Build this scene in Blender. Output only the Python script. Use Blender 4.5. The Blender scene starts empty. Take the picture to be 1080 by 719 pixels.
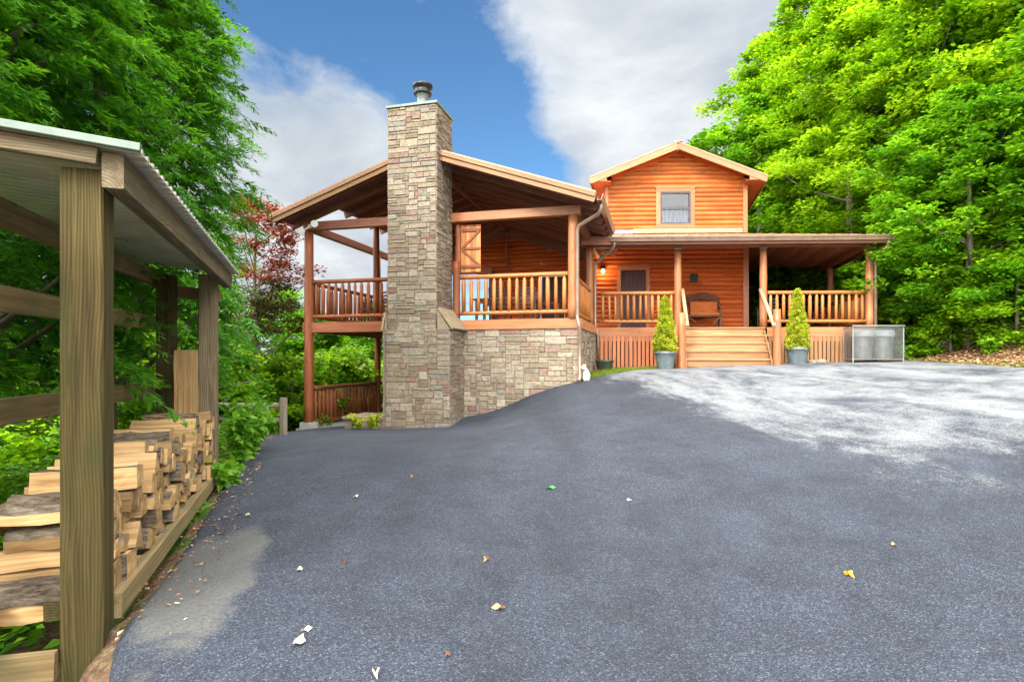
import bpy, math, random
import numpy as np
from mathutils import Vector, Matrix, noise as mnoise

random.seed(7)
RNG = np.random.default_rng(11)
sc = bpy.context.scene
col = sc.collection
E = 1.3            # camera height above the near drive; heights below are given relative to the eye and shifted by E
F = 600.0
R = math.radians

# ------------------------------------------------------------------ nodes / materials
def new_mat(name):
    m = bpy.data.materials.new(name); m.use_nodes = True
    nt = m.node_tree; nt.nodes.clear()
    out = nt.nodes.new('ShaderNodeOutputMaterial')
    return m, nt, out
def N(nt, t, **kw):
    n = nt.nodes.new(t)
    for k, v in kw.items():
        if k.startswith('i_'): n.inputs[k[2:].replace('_', ' ')].default_value = v
        else: setattr(n, k, v)
    return n
def LK(nt, a, b): nt.links.new(a, b)
def ramp(nt, fac, stops):
    r = nt.nodes.new('ShaderNodeValToRGB'); e = r.color_ramp.elements
    while len(e) < len(stops): e.new(0.5)
    for i, (p, c) in enumerate(stops):
        e[i].position = p; e[i].color = (c[0], c[1], c[2], 1) if not isinstance(c, (int, float)) else (c, c, c, 1)
    LK(nt, fac, r.inputs[0]); return r.outputs[0]
def mixc(nt, fac, a, b, mode='MIX'):
    m = nt.nodes.new('ShaderNodeMix'); m.data_type = 'RGBA'; m.blend_type = mode
    for idx, v in ((0, fac), (6, a), (7, b)):
        if hasattr(v, 'links'): LK(nt, v, m.inputs[idx])
        elif isinstance(v, (int, float)): m.inputs[idx].default_value = v if idx == 0 else (v, v, v, 1)
        else: m.inputs[idx].default_value = (v[0], v[1], v[2], 1)
    return m.outputs[2]
def mth(nt, op, a, b=None, c=None, clamp=False):
    m = nt.nodes.new('ShaderNodeMath'); m.operation = op; m.use_clamp = clamp
    for i, v in enumerate((a, b, c)):
        if v is None: continue
        if hasattr(v, 'links'): LK(nt, v, m.inputs[i])
        else: m.inputs[i].default_value = v
    return m.outputs[0]
def mapping(nt, vec, scale=(1, 1, 1), loc=(0, 0, 0), rot=(0, 0, 0)):
    m = nt.nodes.new('ShaderNodeMapping'); LK(nt, vec, m.inputs[0])
    m.inputs['Scale'].default_value = scale; m.inputs['Location'].default_value = loc; m.inputs['Rotation'].default_value = rot
    return m.outputs[0]
def noise(nt, vec, scale, detail=3, rough=.55, dist=0.0):
    n = nt.nodes.new('ShaderNodeTexNoise'); LK(nt, vec, n.inputs['Vector'])
    n.inputs['Scale'].default_value = scale; n.inputs['Detail'].default_value = detail
    n.inputs['Roughness'].default_value = rough; n.inputs['Distortion'].default_value = dist
    return n.outputs[0]
def bsdf(nt, out, color, rough=.6, spec=.4, metallic=0.0, bump=None, bstr=.3, bdist=.01):
    p = nt.nodes.new('ShaderNodeBsdfPrincipled')
    if hasattr(color, 'links'): LK(nt, color, p.inputs['Base Color'])
    else: p.inputs['Base Color'].default_value = (*color, 1)
    if hasattr(rough, 'links'): LK(nt, rough, p.inputs['Roughness'])
    else: p.inputs['Roughness'].default_value = rough
    p.inputs['Specular IOR Level'].default_value = spec; p.inputs['Metallic'].default_value = metallic
    if bump is not None:
        b = nt.nodes.new('ShaderNodeBump'); b.inputs['Strength'].default_value = bstr; b.inputs['Distance'].default_value = bdist
        LK(nt, bump, b.inputs['Height']); LK(nt, b.outputs[0], p.inputs['Normal'])
    LK(nt, p.outputs[0], out.inputs[0]); return p
def attr(nt, name, outn='Fac'):
    a = nt.nodes.new('ShaderNodeAttribute'); a.attribute_name = name; return a.outputs[outn]

def wood(name, light, dark, rough=.5, gscale=16, knots=.5, contrast=(.3, .7), weather=None, spec=.35, tintamt=.35, rings=0):
    m, nt, out = new_mat(name)
    gc = attr(nt, 'gc', 'Vector'); tint = attr(nt, 'tint')
    g = noise(nt, mapping(nt, gc, (1.1, gscale, gscale)), 1.0, 6, .6, .8)
    fine = noise(nt, mapping(nt, gc, (3, 90, 90)), 1.0, 3, .6)
    colr = ramp(nt, g, [(contrast[0], dark), (contrast[1], light)])
    hgt = g
    if rings:
        w = nt.nodes.new('ShaderNodeTexNoise'); LK(nt, mapping(nt, gc, (1.5, 5, 5)), w.inputs['Vector']); w.inputs['Scale'].default_value = 1.0; w.inputs['Detail'].default_value = 1.5
        off = nt.nodes.new('ShaderNodeVectorMath'); off.operation = 'MULTIPLY_ADD'
        LK(nt, w.outputs['Color'], off.inputs[0]); off.inputs[1].default_value = (0, .07, .07); LK(nt, gc, off.inputs[2])
        wv = nt.nodes.new('ShaderNodeTexWave'); wv.wave_type = 'RINGS'; wv.rings_direction = 'X'; LK(nt, mapping(nt, off.outputs[0], (0, 1, 1)), wv.inputs['Vector'])
        wv.inputs['Scale'].default_value = rings; wv.inputs['Distortion'].default_value = 1.2; wv.inputs['Detail'].default_value = 2; wv.inputs['Detail Scale'].default_value = 3
        rr = ramp(nt, wv.outputs[1], [(.15, .60), (.75, 1.0)])
        colr = mixc(nt, .75, colr, rr, 'MULTIPLY'); hgt = mth(nt, 'ADD', g, wv.outputs[1])
    colr = mixc(nt, .35, colr, ramp(nt, fine, [(.3, .55), (.7, 1.0)]), 'MULTIPLY')
    if knots > 0:
        v = nt.nodes.new('ShaderNodeTexVoronoi'); v.feature = 'F1'; LK(nt, mapping(nt, gc, (2.4, 5.5, 5.5)), v.inputs['Vector']); v.inputs['Scale'].default_value = 1
        k = ramp(nt, v.outputs['Distance'], [(.04, 1.0), (.13, 0.0)])
        colr = mixc(nt, mth(nt, 'MULTIPLY', k, knots), colr, tuple(c*.35 for c in dark))
    if weather:
        tc = nt.nodes.new('ShaderNodeTexCoord')
        wn = noise(nt, tc.outputs['Object'], weather[1], 4, .6)
        colr = mixc(nt, mth(nt, 'MULTIPLY', ramp(nt, wn, [(.42, 0.0), (.62, 1.0)]), weather[2]), colr, weather[0])
    val = mth(nt, 'MULTIPLY_ADD', tint, tintamt, 1 - tintamt*.5)
    h = nt.nodes.new('ShaderNodeHueSaturation'); LK(nt, colr, h.inputs['Color']); LK(nt, val, h.inputs['Value'])
    h.inputs['Saturation'].default_value = 1.0
    bsdf(nt, out, h.outputs[0], rough, spec, bump=hgt, bstr=.35, bdist=.006)
    return m

M = {}
M['siding_wood'] = wood('siding_wood', (.47, .130, .018), (.25, .052, .007), .55, 12, .9, tintamt=.55, weather=((.40, .17, .055), 1.6, .3))
M['porch_siding'] = wood('porch_siding', (.62, .145, .028), (.35, .060, .010), .5, 12, .9, tintamt=.55)
M['log_orange'] = wood('log_orange', (.46, .19, .082), (.28, .092, .030), .45, 14, .9, spec=.45)
M['rail_wood'] = wood('rail_wood', (.50, .20, .058), (.30, .092, .018), .45, 14, .6, spec=.45)
M['dark_stain'] = wood('dark_stain', (.33, .105, .04), (.17, .046, .017), .5, 14, .5)
M['rafter_wood'] = wood('rafter_wood', (.36, .15, .095), (.20, .075, .048), .6, 14, .4)
M['ceiling_wood'] = wood('ceiling_wood', (.62, .29, .17), (.36, .14, .08), .6, 14, .7, tintamt=.6)
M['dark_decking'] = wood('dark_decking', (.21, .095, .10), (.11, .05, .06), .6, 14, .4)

M['fascia_wood'] = wood('fascia_wood', (.46, .19, .082), (.31, .105, .042), .55, 14, .6)
M['skirt_wood'] = wood('skirt_wood', (.50, .19, .085), (.36, .11, .045), .6, 14, .4)
M['step_wood'] = wood('step_wood', (.40, .215, .10), (.24, .11, .045), .6, 12, .6, tintamt=.5)
M['pale_wood'] = wood('pale_wood', (.50, .37, .23), (.34, .21, .11), .55, 14, .3)
M['rake_wood'] = wood('rake_wood', (.34, .19, .095), (.23, .115, .055), .6, 14, .4)
M['shutter_wood'] = wood('shutter_wood', (.58, .24, .075), (.30, .10, .03), .5, 10, .9)
M['shed_wood'] = wood('shed_wood', (.125, .095, .036), (.05, .038, .015), .85, 30, .9, weather=((.035, .046, .016), 2.2, .55), spec=.15, rings=24)
M['shed_wood_grey'] = wood('shed_wood_grey', (.34, .28, .18), (.13, .10, .06), .85, 18, .6, weather=((.15, .10, .055), 3, .5), spec=.2, rings=24)
M['firewood_split'] = wood('firewood_split', (.56, .37, .18), (.30, .165, .065), .85, 42, .3, contrast=(.3, .62), spec=.15, tintamt=.8)
M['shed_plank'] = wood('shed_plank', (.33, .24, .12), (.15, .10, .045), .85, 30, .8, weather=((.13, .13, .07), 3, .5), spec=.15, tintamt=.5)
M['fence_wood'] = wood('fence_wood', (.25, .22, .16), (.12, .10, .07), .85, 14, .3, spec=.2)

def bark_mat(name, a, b, sc_=(2, 14, 14)):
    m, nt, out = new_mat(name); gc = attr(nt, 'gc', 'Vector')
    n = noise(nt, mapping(nt, gc, sc_), 1.5, 6, .7, .4)
    c = ramp(nt, n, [(.35, a), (.65, b)])
    bsdf(nt, out, c, .9, .15, bump=n, bstr=.9, bdist=.02); return m
M['bark'] = bark_mat('bark', (.05, .04, .028), (.19, .16, .12))
M['firewood_bark'] = bark_mat('firewood_bark', (.06, .045, .03), (.27, .22, .165), (9, 30, 30))
M['log_end'] = None
def log_end():
    m, nt, out = new_mat('log_end'); tc = nt.nodes.new('ShaderNodeTexCoord'); tint = attr(nt, 'tint')
    n = noise(nt, mapping(nt, tc.outputs['Object'], (14, 14, 14)), 1.5, 4, .65)
    c = ramp(nt, n, [(.3, (.28, .15, .06)), (.7, (.62, .43, .21))])
    h = nt.nodes.new('ShaderNodeHueSaturation'); LK(nt, c, h.inputs['Color']); LK(nt, mth(nt, 'MULTIPLY_ADD', tint, .7, .6), h.inputs['Value'])
    bsdf(nt, out, h.outputs[0], .85, .15, bump=noise(nt, tc.outputs['Object'], 60, 3), bstr=.4, bdist=.01); return m
M['log_end'] = log_end()

def simple(name, color, rough=.5, spec=.5, metallic=0, var=.25, nscale=6, bump=0.0):
    m, nt, out = new_mat(name); tc = nt.nodes.new('ShaderNodeTexCoord')
    n = noise(nt, tc.outputs['Object'], nscale, 5, .6)
    c = ramp(nt, n, [(.3, tuple(x*(1-var) for x in color)), (.7, tuple(min(1, x*(1+var*.5)) for x in color))])
    r = mth(nt, 'MULTIPLY_ADD', n, .25, rough-.12)
    bsdf(nt, out, c, r, spec, metallic, bump=n if bump else None, bstr=bump or .1, bdist=.01); return m
M['roof_metal'] = simple('roof_metal', (.34, .185, .105), .45, .5, .3)
M['gutter_brown'] = simple('gutter_brown', (.22, .15, .11), .35, .6, .3)
M['downspout_metal'] = simple('downspout_metal', (.25, .175, .13), .35, .6, .3)
M['galvanized'] = simple('galvanized', (.24, .255, .25), .45, .5, .5, .35, 5, .08)
M['shed_metal'] = simple('shed_metal', (.16, .165, .15), .6, .3, .1, .35, 4)
M['shed_underside'] = simple('shed_underside', (.58, .56, .47), .6, .3, 0, .25, 3)
M['trim_metal'] = simple('trim_metal', (.17, .215, .185), .55, .3, .1, .2, 8)
M['black_metal'] = simple('black_metal', (.025, .024, .024), .4, .5, .4)
M['window_frame'] = simple('window_frame', (.035, .04, .05), .4, .5)
M['curtain'] = simple('curtain', (.13, .16, .21), .9, .1, 0, .3, 9)
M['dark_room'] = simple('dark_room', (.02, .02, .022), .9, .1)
M['door_paint'] = simple('door_paint', (.07, .022, .022), .5, .4, 0, .5, 5)
M['pot_glaze'] = simple('pot_glaze', (.13, .16, .175), .45, .5, 0, .35, 5)
M['pot_green'] = simple('pot_green', (.045, .065, .045), .5, .4, 0, .4, 6)
M['soil'] = simple('soil', (.05, .035, .022), .95, .1, 0, .5, 30, .5)
M['white_ceramic'] = simple('white_ceramic', (.50, .50, .44), .4, .5, 0, .2, 20)
M['lamp_white'] = simple('lamp_white', (.75, .77, .77), .4, .5, 0, .1)
M['concrete'] = simple('concrete', (.40, .40, .37), .85, .2, 0, .3, 4, .2)
M['stone_cap'] = simple('stone_cap', (.26, .21, .135), .85, .25, 0, .35, 9, .4)
M['mortar'] = simple('mortar', (.20, .175, .135), .95, .1, 0, .3, 20, .3)
M['rock'] = simple('rock', (.27, .24, .19), .85, .2, 0, .45, 7, .4)
M['twig'] = simple('twig', (.13, .075, .045), .8, .2, 0, .4, 20, .3)
M['cushion'] = simple('cushion', (.45, .13, .04), .9, .1, 0, .2, 10)
M['patio_plastic'] = simple('patio_plastic', (.06, .05, .05), .5, .4)
M['bag'] = simple('bag', (.34, .37, .39), .35, .5, 0, .2, 12, .4)

def stone_mat():
    m, nt, out = new_mat('fieldstone'); tc = nt.nodes.new('ShaderNodeTexCoord')
    c0 = attr(nt, 'stonecol', 'Color')
    n = noise(nt, tc.outputs['Object'], 16, 7, .72)
    n2 = noise(nt, tc.outputs['Object'], 4.5, 4, .6, .5)
    c = mixc(nt, .85, c0, ramp(nt, n, [(.25, .35), (.55, .95), (.8, 1.25)]), 'MULTIPLY')
    c = mixc(nt, .45, c, ramp(nt, n2, [(.3, (.72, .62, .52)), (.65, (1, 1, 1))]), 'MULTIPLY')
    hb = mth(nt, 'ADD', n, n2)
    bsdf(nt, out, c, .85, .2, bump=hb, bstr=.8, bdist=.025); return m
M['stone'] = stone_mat()

def glass_mat():
    m, nt, out = new_mat('window_glass')
    t = N(nt, 'ShaderNodeBsdfTransparent'); g = N(nt, 'ShaderNodeBsdfGlossy'); g.inputs['Roughness'].default_value = .03
    g.inputs['Color'].default_value = (.95, .97, 1, 1)
    fr = N(nt, 'ShaderNodeFresnel'); fr.inputs['IOR'].default_value = 1.5
    f = mth(nt, 'MULTIPLY', fr.outputs[0], .9)
    mx = N(nt, 'ShaderNodeMixShader'); LK(nt, f, mx.inputs[0]); LK(nt, t.outputs[0], mx.inputs[1]); LK(nt, g.outputs[0], mx.inputs[2])
    LK(nt, mx.outputs[0], out.inputs[0]); return m
M['glass'] = glass_mat()
def bulb_mat():
    m, nt, out = new_mat('lit_bulb'); e = N(nt, 'ShaderNodeEmission'); e.inputs[0].default_value = (1, .62, .25, 1); e.inputs[1].default_value = 9
    LK(nt, e.outputs[0], out.inputs[0]); return m
M['bulb'] = bulb_mat()
def mesh_wire_mat():
    m, nt, out = new_mat('wire_mesh')
    gc = attr(nt, 'gc', 'Vector'); sep = N(nt, 'ShaderNodeSeparateXYZ'); LK(nt, gc, sep.inputs[0])
    def line(o):
        f = mth(nt, 'FRACT', mth(nt, 'MULTIPLY', o, 38.0)); return mth(nt, 'LESS_THAN', f, .22)
    k = mth(nt, 'MAXIMUM', line(sep.outputs[0]), line(sep.outputs[1]))
    p = N(nt, 'ShaderNodeBsdfPrincipled'); p.inputs['Base Color'].default_value = (.16, .17, .165, 1); p.inputs['Roughness'].default_value = .5; p.inputs['Metallic'].default_value = .4
    t = N(nt, 'ShaderNodeBsdfTransparent'); mx = N(nt, 'ShaderNodeMixShader'); LK(nt, k, mx.inputs[0]); LK(nt, t.outputs[0], mx.inputs[1]); LK(nt, p.outputs[0], mx.inputs[2])
    LK(nt, mx.outputs[0], out.inputs[0]); return m
M['wire_mesh'] = mesh_wire_mat()

def leaf_mat(name, a, b, c, trans=.45, tcol=None, rough=.45, spec=.35):
    m, nt, out = new_mat(name); tint = attr(nt, 'tint')
    cl = ramp(nt, tint, [(0, a), (.5, b), (1, c)])
    p = N(nt, 'ShaderNodeBsdfPrincipled'); LK(nt, cl, p.inputs['Base Color']); p.inputs['Roughness'].default_value = rough; p.inputs['Specular IOR Level'].default_value = spec
    tr = N(nt, 'ShaderNodeBsdfTranslucent')
    tm = mixc(nt, 1.0, cl, tcol or (1.5, 1.3, .5), 'MULTIPLY'); LK(nt, tm, tr.inputs[0])
    mx = N(nt, 'ShaderNodeMixShader'); mx.inputs[0].default_value = trans; LK(nt, p.outputs[0], mx.inputs[1]); LK(nt, tr.outputs[0], mx.inputs[2])
    LK(nt, mx.outputs[0], out.inputs[0]); return m
M['leaf_bright'] = leaf_mat('leaf_bright', (.06, .17, .005), (.15, .35, .008), (.30, .48, .02), .5)
M['leaf_mid'] = leaf_mat('leaf_mid', (.04, .14, .006), (.10, .29, .010), (.20, .42, .02), .5)
M['leaf_cedar'] = leaf_mat('leaf_cedar', (.03, .12, .018), (.075, .28, .02), (.17, .44, .025), .5)
M['leaf_hemlock'] = leaf_mat('leaf_hemlock', (.02, .075, .025), (.045, .15, .04), (.09, .25, .05), .4)
M['leaf_red'] = leaf_mat('leaf_red', (.09, .03, .015), (.26, .055, .022), (.42, .13, .05), .35, (1.3, .8, .5))
M['leaf_maple_dark'] = leaf_mat('leaf_maple_dark', (.03, .035, .012), (.07, .07, .02), (.12, .05, .03), .35)
M['leaf_yew'] = leaf_mat('leaf_yew', (.10, .16, .012), (.36, .44, .02), (.52, .56, .05), .45)
M['leaf_fern'] = leaf_mat('leaf_fern', (.06, .20, .02), (.13, .34, .02), (.22, .45, .05), .5)
M['grass'] = leaf_mat('grass', (.06, .11, .01), (.14, .22, .015), (.25, .30, .03), .4)
M['litter'] = leaf_mat('litter', (.14, .06, .03), (.36, .19, .10), (.58, .40, .27), .15, (1, .8, .6))
M['leaf_fallen'] = leaf_mat('leaf_fallen', (.28, .12, .05), (.45, .24, .10), (.60, .45, .28), .15, (1, .8, .6))

def asphalt_mat():
    m, nt, out = new_mat('asphalt'); tc = nt.nodes.new('ShaderNodeTexCoord'); O = tc.outputs['Object']
    v = nt.nodes.new('ShaderNodeTexVoronoi'); LK(nt, O, v.inputs['Vector']); v.inputs['Scale'].default_value = 150; v.inputs['Randomness'].default_value = 1
    vs = N(nt, 'ShaderNodeSeparateColor'); LK(nt, v.outputs['Color'], vs.inputs[0])
    n1 = noise(nt, O, 230, 3, .7); big = noise(nt, O, .55, 5, .6); med = noise(nt, O, 2.6, 5, .65, .6)
    base = ramp(nt, vs.outputs[0], [(0, (.012, .017, .028)), (.6, (.030, .039, .060)), (.92, (.056, .068, .092)), (1, (.115, .125, .15))])
    base = mixc(nt, .7, base, ramp(nt, n1, [(.3, .55), (.7, 1.25)]), 'MULTIPLY')
    base = mixc(nt, .8, base, ramp(nt, big, [(.3, (.72, .70, .74)), (.7, (1.15, 1.15, 1.12))]), 'MULTIPLY')
    base = mixc(nt, .75, base, ramp(nt, med, [(.32, .62), (.6, 1.08)]), 'MULTIPLY')
    wear = noise(nt, mapping(nt, O, (.9, .16, 1), (2, 0, 0), (0, 0, -.2)), 1.0, 5, .6, .4)
    base = mixc(nt, .8, base, ramp(nt, wear, [(.38, (.78, .78, .80)), (.62, (1.22, 1.22, 1.2))]), 'MULTIPLY')
    spot = nt.nodes.new('ShaderNodeTexVoronoi'); LK(nt, O, spot.inputs['Vector']); spot.inputs['Scale'].default_value = .8
    base = mixc(nt, mth(nt, 'MULTIPLY', ramp(nt, mth(nt, 'ADD', spot.outputs['Distance'], mth(nt, 'MULTIPLY', med, .2)), [(.14, 1.0), (.24, 0.0)]), .55), base, (.022, .024, .03))
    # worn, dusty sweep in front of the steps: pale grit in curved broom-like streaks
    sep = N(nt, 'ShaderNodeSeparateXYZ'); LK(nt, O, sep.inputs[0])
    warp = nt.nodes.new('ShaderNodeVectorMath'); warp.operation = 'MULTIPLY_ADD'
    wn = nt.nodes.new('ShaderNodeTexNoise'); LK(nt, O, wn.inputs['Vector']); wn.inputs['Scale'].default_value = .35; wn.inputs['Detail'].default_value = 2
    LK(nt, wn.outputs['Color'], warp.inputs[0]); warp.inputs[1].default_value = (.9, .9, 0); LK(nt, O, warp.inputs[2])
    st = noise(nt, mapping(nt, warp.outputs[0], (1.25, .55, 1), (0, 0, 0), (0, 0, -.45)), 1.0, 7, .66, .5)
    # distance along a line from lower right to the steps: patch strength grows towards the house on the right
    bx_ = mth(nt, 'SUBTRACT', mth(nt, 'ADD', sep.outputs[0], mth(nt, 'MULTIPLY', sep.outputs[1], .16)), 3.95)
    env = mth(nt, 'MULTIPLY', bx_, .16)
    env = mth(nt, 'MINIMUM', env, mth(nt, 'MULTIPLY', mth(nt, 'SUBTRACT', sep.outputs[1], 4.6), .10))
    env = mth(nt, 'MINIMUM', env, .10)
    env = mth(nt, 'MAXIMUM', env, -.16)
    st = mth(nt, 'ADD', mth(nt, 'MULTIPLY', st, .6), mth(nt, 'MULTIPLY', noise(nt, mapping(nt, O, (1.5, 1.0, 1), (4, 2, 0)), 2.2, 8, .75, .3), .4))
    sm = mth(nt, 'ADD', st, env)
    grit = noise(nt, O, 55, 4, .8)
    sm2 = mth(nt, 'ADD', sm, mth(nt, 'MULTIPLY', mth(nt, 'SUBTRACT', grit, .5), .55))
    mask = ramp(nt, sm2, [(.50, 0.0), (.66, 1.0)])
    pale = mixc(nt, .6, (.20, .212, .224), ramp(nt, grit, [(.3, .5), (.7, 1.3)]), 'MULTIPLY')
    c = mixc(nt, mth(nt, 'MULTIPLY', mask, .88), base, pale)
    # sunlit patch beside the woodshed, painted into the asphalt colour
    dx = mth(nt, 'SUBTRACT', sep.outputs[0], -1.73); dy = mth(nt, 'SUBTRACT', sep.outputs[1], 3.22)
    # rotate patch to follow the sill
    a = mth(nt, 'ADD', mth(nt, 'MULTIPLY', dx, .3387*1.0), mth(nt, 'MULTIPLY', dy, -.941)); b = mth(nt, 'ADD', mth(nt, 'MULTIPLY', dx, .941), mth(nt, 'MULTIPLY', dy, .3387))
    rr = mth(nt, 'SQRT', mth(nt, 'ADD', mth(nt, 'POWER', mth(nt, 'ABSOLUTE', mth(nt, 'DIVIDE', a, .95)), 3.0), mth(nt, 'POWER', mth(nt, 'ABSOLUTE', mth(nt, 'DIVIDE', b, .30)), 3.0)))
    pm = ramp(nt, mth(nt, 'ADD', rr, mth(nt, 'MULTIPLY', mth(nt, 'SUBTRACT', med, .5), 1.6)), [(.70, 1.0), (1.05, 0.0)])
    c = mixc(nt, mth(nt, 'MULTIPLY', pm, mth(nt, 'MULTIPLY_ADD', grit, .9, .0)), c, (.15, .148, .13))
    rgh = mth(nt, 'MULTIPLY_ADD', n1, .25, .62)
    bsdf(nt, out, c, rgh, .4, bump=mth(nt, 'ADD', v.outputs['Distance'], n1), bstr=.55, bdist=.006)
    return m
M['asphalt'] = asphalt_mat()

def ground_mat():
    m, nt, out = new_mat('forest_soil'); tc = nt.nodes.new('ShaderNodeTexCoord'); O = tc.outputs['Object']
    n = noise(nt, O, 1.3, 6, .65); f = noise(nt, O, 25, 5, .7)
    v = nt.nodes.new('ShaderNodeTexVoronoi'); LK(nt, O, v.inputs['Vector']); v.inputs['Scale'].default_value = 22
    soil = ramp(nt, f, [(.25, (.05, .032, .02)), (.5, (.14, .085, .052)), (.75, (.28, .19, .13))])
    soil = mixc(nt, .15, soil, v.outputs['Color'], 'SOFT_LIGHT')
    green = ramp(nt, f, [(.3, (.025, .06, .01)), (.7, (.07, .15, .02))])
    c = mixc(nt, ramp(nt, n, [(.48, 0.0), (.58, 1.0)]), soil, green)
    bsdf(nt, out, c, .95, .1, bump=f, bstr=.8, bdist=.04); return m
M['ground'] = ground_mat()

# ------------------------------------------------------------------ mesh building
def setp(o, label=None, cat=None, group=None, kind=None):
    if label: o['label'] = label
    if cat: o['category'] = cat
    if group: o['group'] = group
    if kind: o['kind'] = kind
    return o
def empty(name, loc, label=None, cat=None, group=None, rz=0):
    o = bpy.data.objects.new(name, None); col.objects.link(o); o.location = loc; o.rotation_euler.z = rz; o.empty_display_size = .2
    o['rootloc'] = list(loc); return setp(o, label, cat, group)
def V3(*a): return np.array(a, float)
class MB:
    def __init__(s): s.v = []; s.f = []; s.mi = []; s.sm = []; s.gc = []; s.t = []; s.sc = []
    def add(s, verts, faces, mi=0, gc=None, tint=None, smooth=False, scol=None):
        b = len(s.v); t = random.random() if tint is None else tint
        s.v += [tuple(map(float, p)) for p in verts]
        s.f += [tuple(b+i for i in f) for f in faces]
        s.mi += [mi]*len(faces) if isinstance(mi, int) else list(mi)
        s.sm += [smooth]*len(faces) if isinstance(smooth, bool) else list(smooth)
        s.gc += [tuple(map(float, g)) for g in (gc if gc is not None else verts)]
        s.t += [t]*len(verts); s.sc += [scol or (1, 1, 1)]*len(verts)
    def beam(s, p0, p1, w, h, up=(0, 0, 1), ch=.005, mi=0, tint=None, side=None):
        """chamfered rectangular timber from p0 to p1 (centre line); w across, h along up"""
        p0 = np.array(p0, float); p1 = np.array(p1, float); d = p1-p0; L = np.linalg.norm(d); d /= L
        up = np.array(up, float)
        if abs(np.dot(up, d)) > .95: up = np.array(side if side is not None else (0.2487, .9686, 0), float)
        sx = np.cross(d, up); sx /= np.linalg.norm(sx); uz = np.cross(sx, d)
        ch = min(ch, w*.3, h*.3); a, b = w/2, h/2
        prof = [(-a+ch, -b), (a-ch, -b), (a, -b+ch), (a, b-ch), (a-ch, b), (-a+ch, b), (-a, b-ch), (-a, -b+ch)]
        go = random.uniform(0, 50); gy = random.uniform(-.12, .12); gz = random.uniform(.02, .15)
        vs, gs = [], []
        for k, (pp, l) in enumerate(((p0, 0), (p1, L))):
            for (x, y) in prof: vs.append(pp+sx*x+uz*y); gs.append((go+l, x+gy, y+gz))
        fs = [(i, (i+1) % 8, 8+(i+1) % 8, 8+i) for i in range(8)] + [tuple(range(7, -1, -1)), tuple(range(8, 16))]
        s.add(vs, fs, mi, gs, tint)
    def box(s, x0, x1, y0, y1, z0, z1, T=None, **k):
        """axis box in a frame T(x,y,z)->world, grain along its longest side"""
        T = T or (lambda x, y, z: (x, y, z)); c = [(x0+x1)/2, (y0+y1)/2, (z0+z1)/2]; dm = [abs(x1-x0), abs(y1-y0), abs(z1-z0)]
        vs = [T(x, y, z) for z in (z0, z1) for (x, y) in ((x0, y0), (x1, y0), (x1, y1), (x0, y1))]
        ax = int(np.argmax(dm)); oth = [i for i in range(3) if i != ax]; go = random.uniform(0, 50)
        raw = [(x, y, z) for z in (z0, z1) for (x, y) in ((x0, y0), (x1, y0), (x1, y1), (x0, y1))]
        gs = [(go+r[ax], r[oth[0]]-c[oth[0]]+.1, r[oth[1]]-c[oth[1]]+.05) for r in raw]
        s.add(vs, [(3, 2, 1, 0), (4, 5, 6, 7), (0, 1, 5, 4), (1, 2, 6, 5), (2, 3, 7, 6), (3, 0, 4, 7)], k.get('mi', 0), gs, k.get('tint'))
    def tube(s, pts, rads, seg=10, mi=0, tint=None, cap=True, wob=0.0, capmi=None):
        pts = [np.array(p, float) for p in pts]; n = len(pts)
        if not hasattr(rads, '__len__'): rads = [rads]*n
        go = random.uniform(0, 50); vs, gs = [], []; l = 0; ref = None
        for i, p in enumerate(pts):
            d = pts[min(i+1, n-1)]-pts[max(i-1, 0)]; d = d/(np.linalg.norm(d)+1e-9)
            if ref is None: ref = np.array((0, 0, 1.) if abs(d[2]) < .9 else (1., 0, 0))
            a = np.cross(d, ref); a /= np.linalg.norm(a)+1e-9; b = np.cross(a, d); ref = b
            if i: l += np.linalg.norm(p-pts[i-1])
            for k in range(seg):
                an = 2*math.pi*k/seg; r = rads[i]*(1+random.uniform(-wob, wob))
                vs.append(p+(a*math.cos(an)+b*math.sin(an))*r); gs.append((go+l, rads[i]*math.cos(an), rads[i]*math.sin(an)))
        fs = []; sm = []
        for i in range(n-1):
            for k in range(seg): fs.append((i*seg+k, i*seg+(k+1) % seg, (i+1)*seg+(k+1) % seg, (i+1)*seg+k)); sm.append(True)
        m_ = [mi]*len(fs)
        if cap: fs += [tuple(range(seg-1, -1, -1)), tuple((n-1)*seg+k for k in range(seg))]; sm += [False, False]; m_ += [mi if capmi is None else capmi]*2
        s.add(vs, fs, m_, gs, tint, sm)
    def log(s, p0, p1, r0, r1=None, seg=12, mi=0, tint=None, capmi=None, n=5, taper_end=0):
        p0 = np.array(p0, float); p1 = np.array(p1, float); r1 = r0 if r1 is None else r1
        pts = [p0+(p1-p0)*i/n for i in range(n+1)]; rs = [(r0+(r1-r0)*i/n)*random.uniform(.96, 1.04) for i in range(n+1)]
        if taper_end:
            d = (p1-p0)/np.linalg.norm(p1-p0); pts.insert(-1, p1-d*taper_end); rs.insert(-1, rs[-1]); rs[-1] *= .45
        s.tube(pts, rs, seg, mi, tint, True, capmi=capmi)
    def lathe(s, c, prof, seg=24, mi=0, tint=.5):
        vs, gs = [], []
        for (r, z) in prof:
            for k in range(seg):
                an = 2*math.pi*k/seg; vs.append((c[0]+r*math.cos(an), c[1]+r*math.sin(an), c[2]+z)); gs.append((z, r*math.cos(an), r*math.sin(an)))
        n = len(prof); fs = [(i*seg+k, i*seg+(k+1) % seg, (i+1)*seg+(k+1) % seg, (i+1)*seg+k) for i in range(n-1) for k in range(seg)]
        sm = [True]*len(fs); fs += [tuple(range(seg-1, -1, -1)), tuple((n-1)*seg+k for k in range(seg))]; sm += [False]*2
        s.add(vs, fs, mi, gs, tint, sm)
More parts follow.
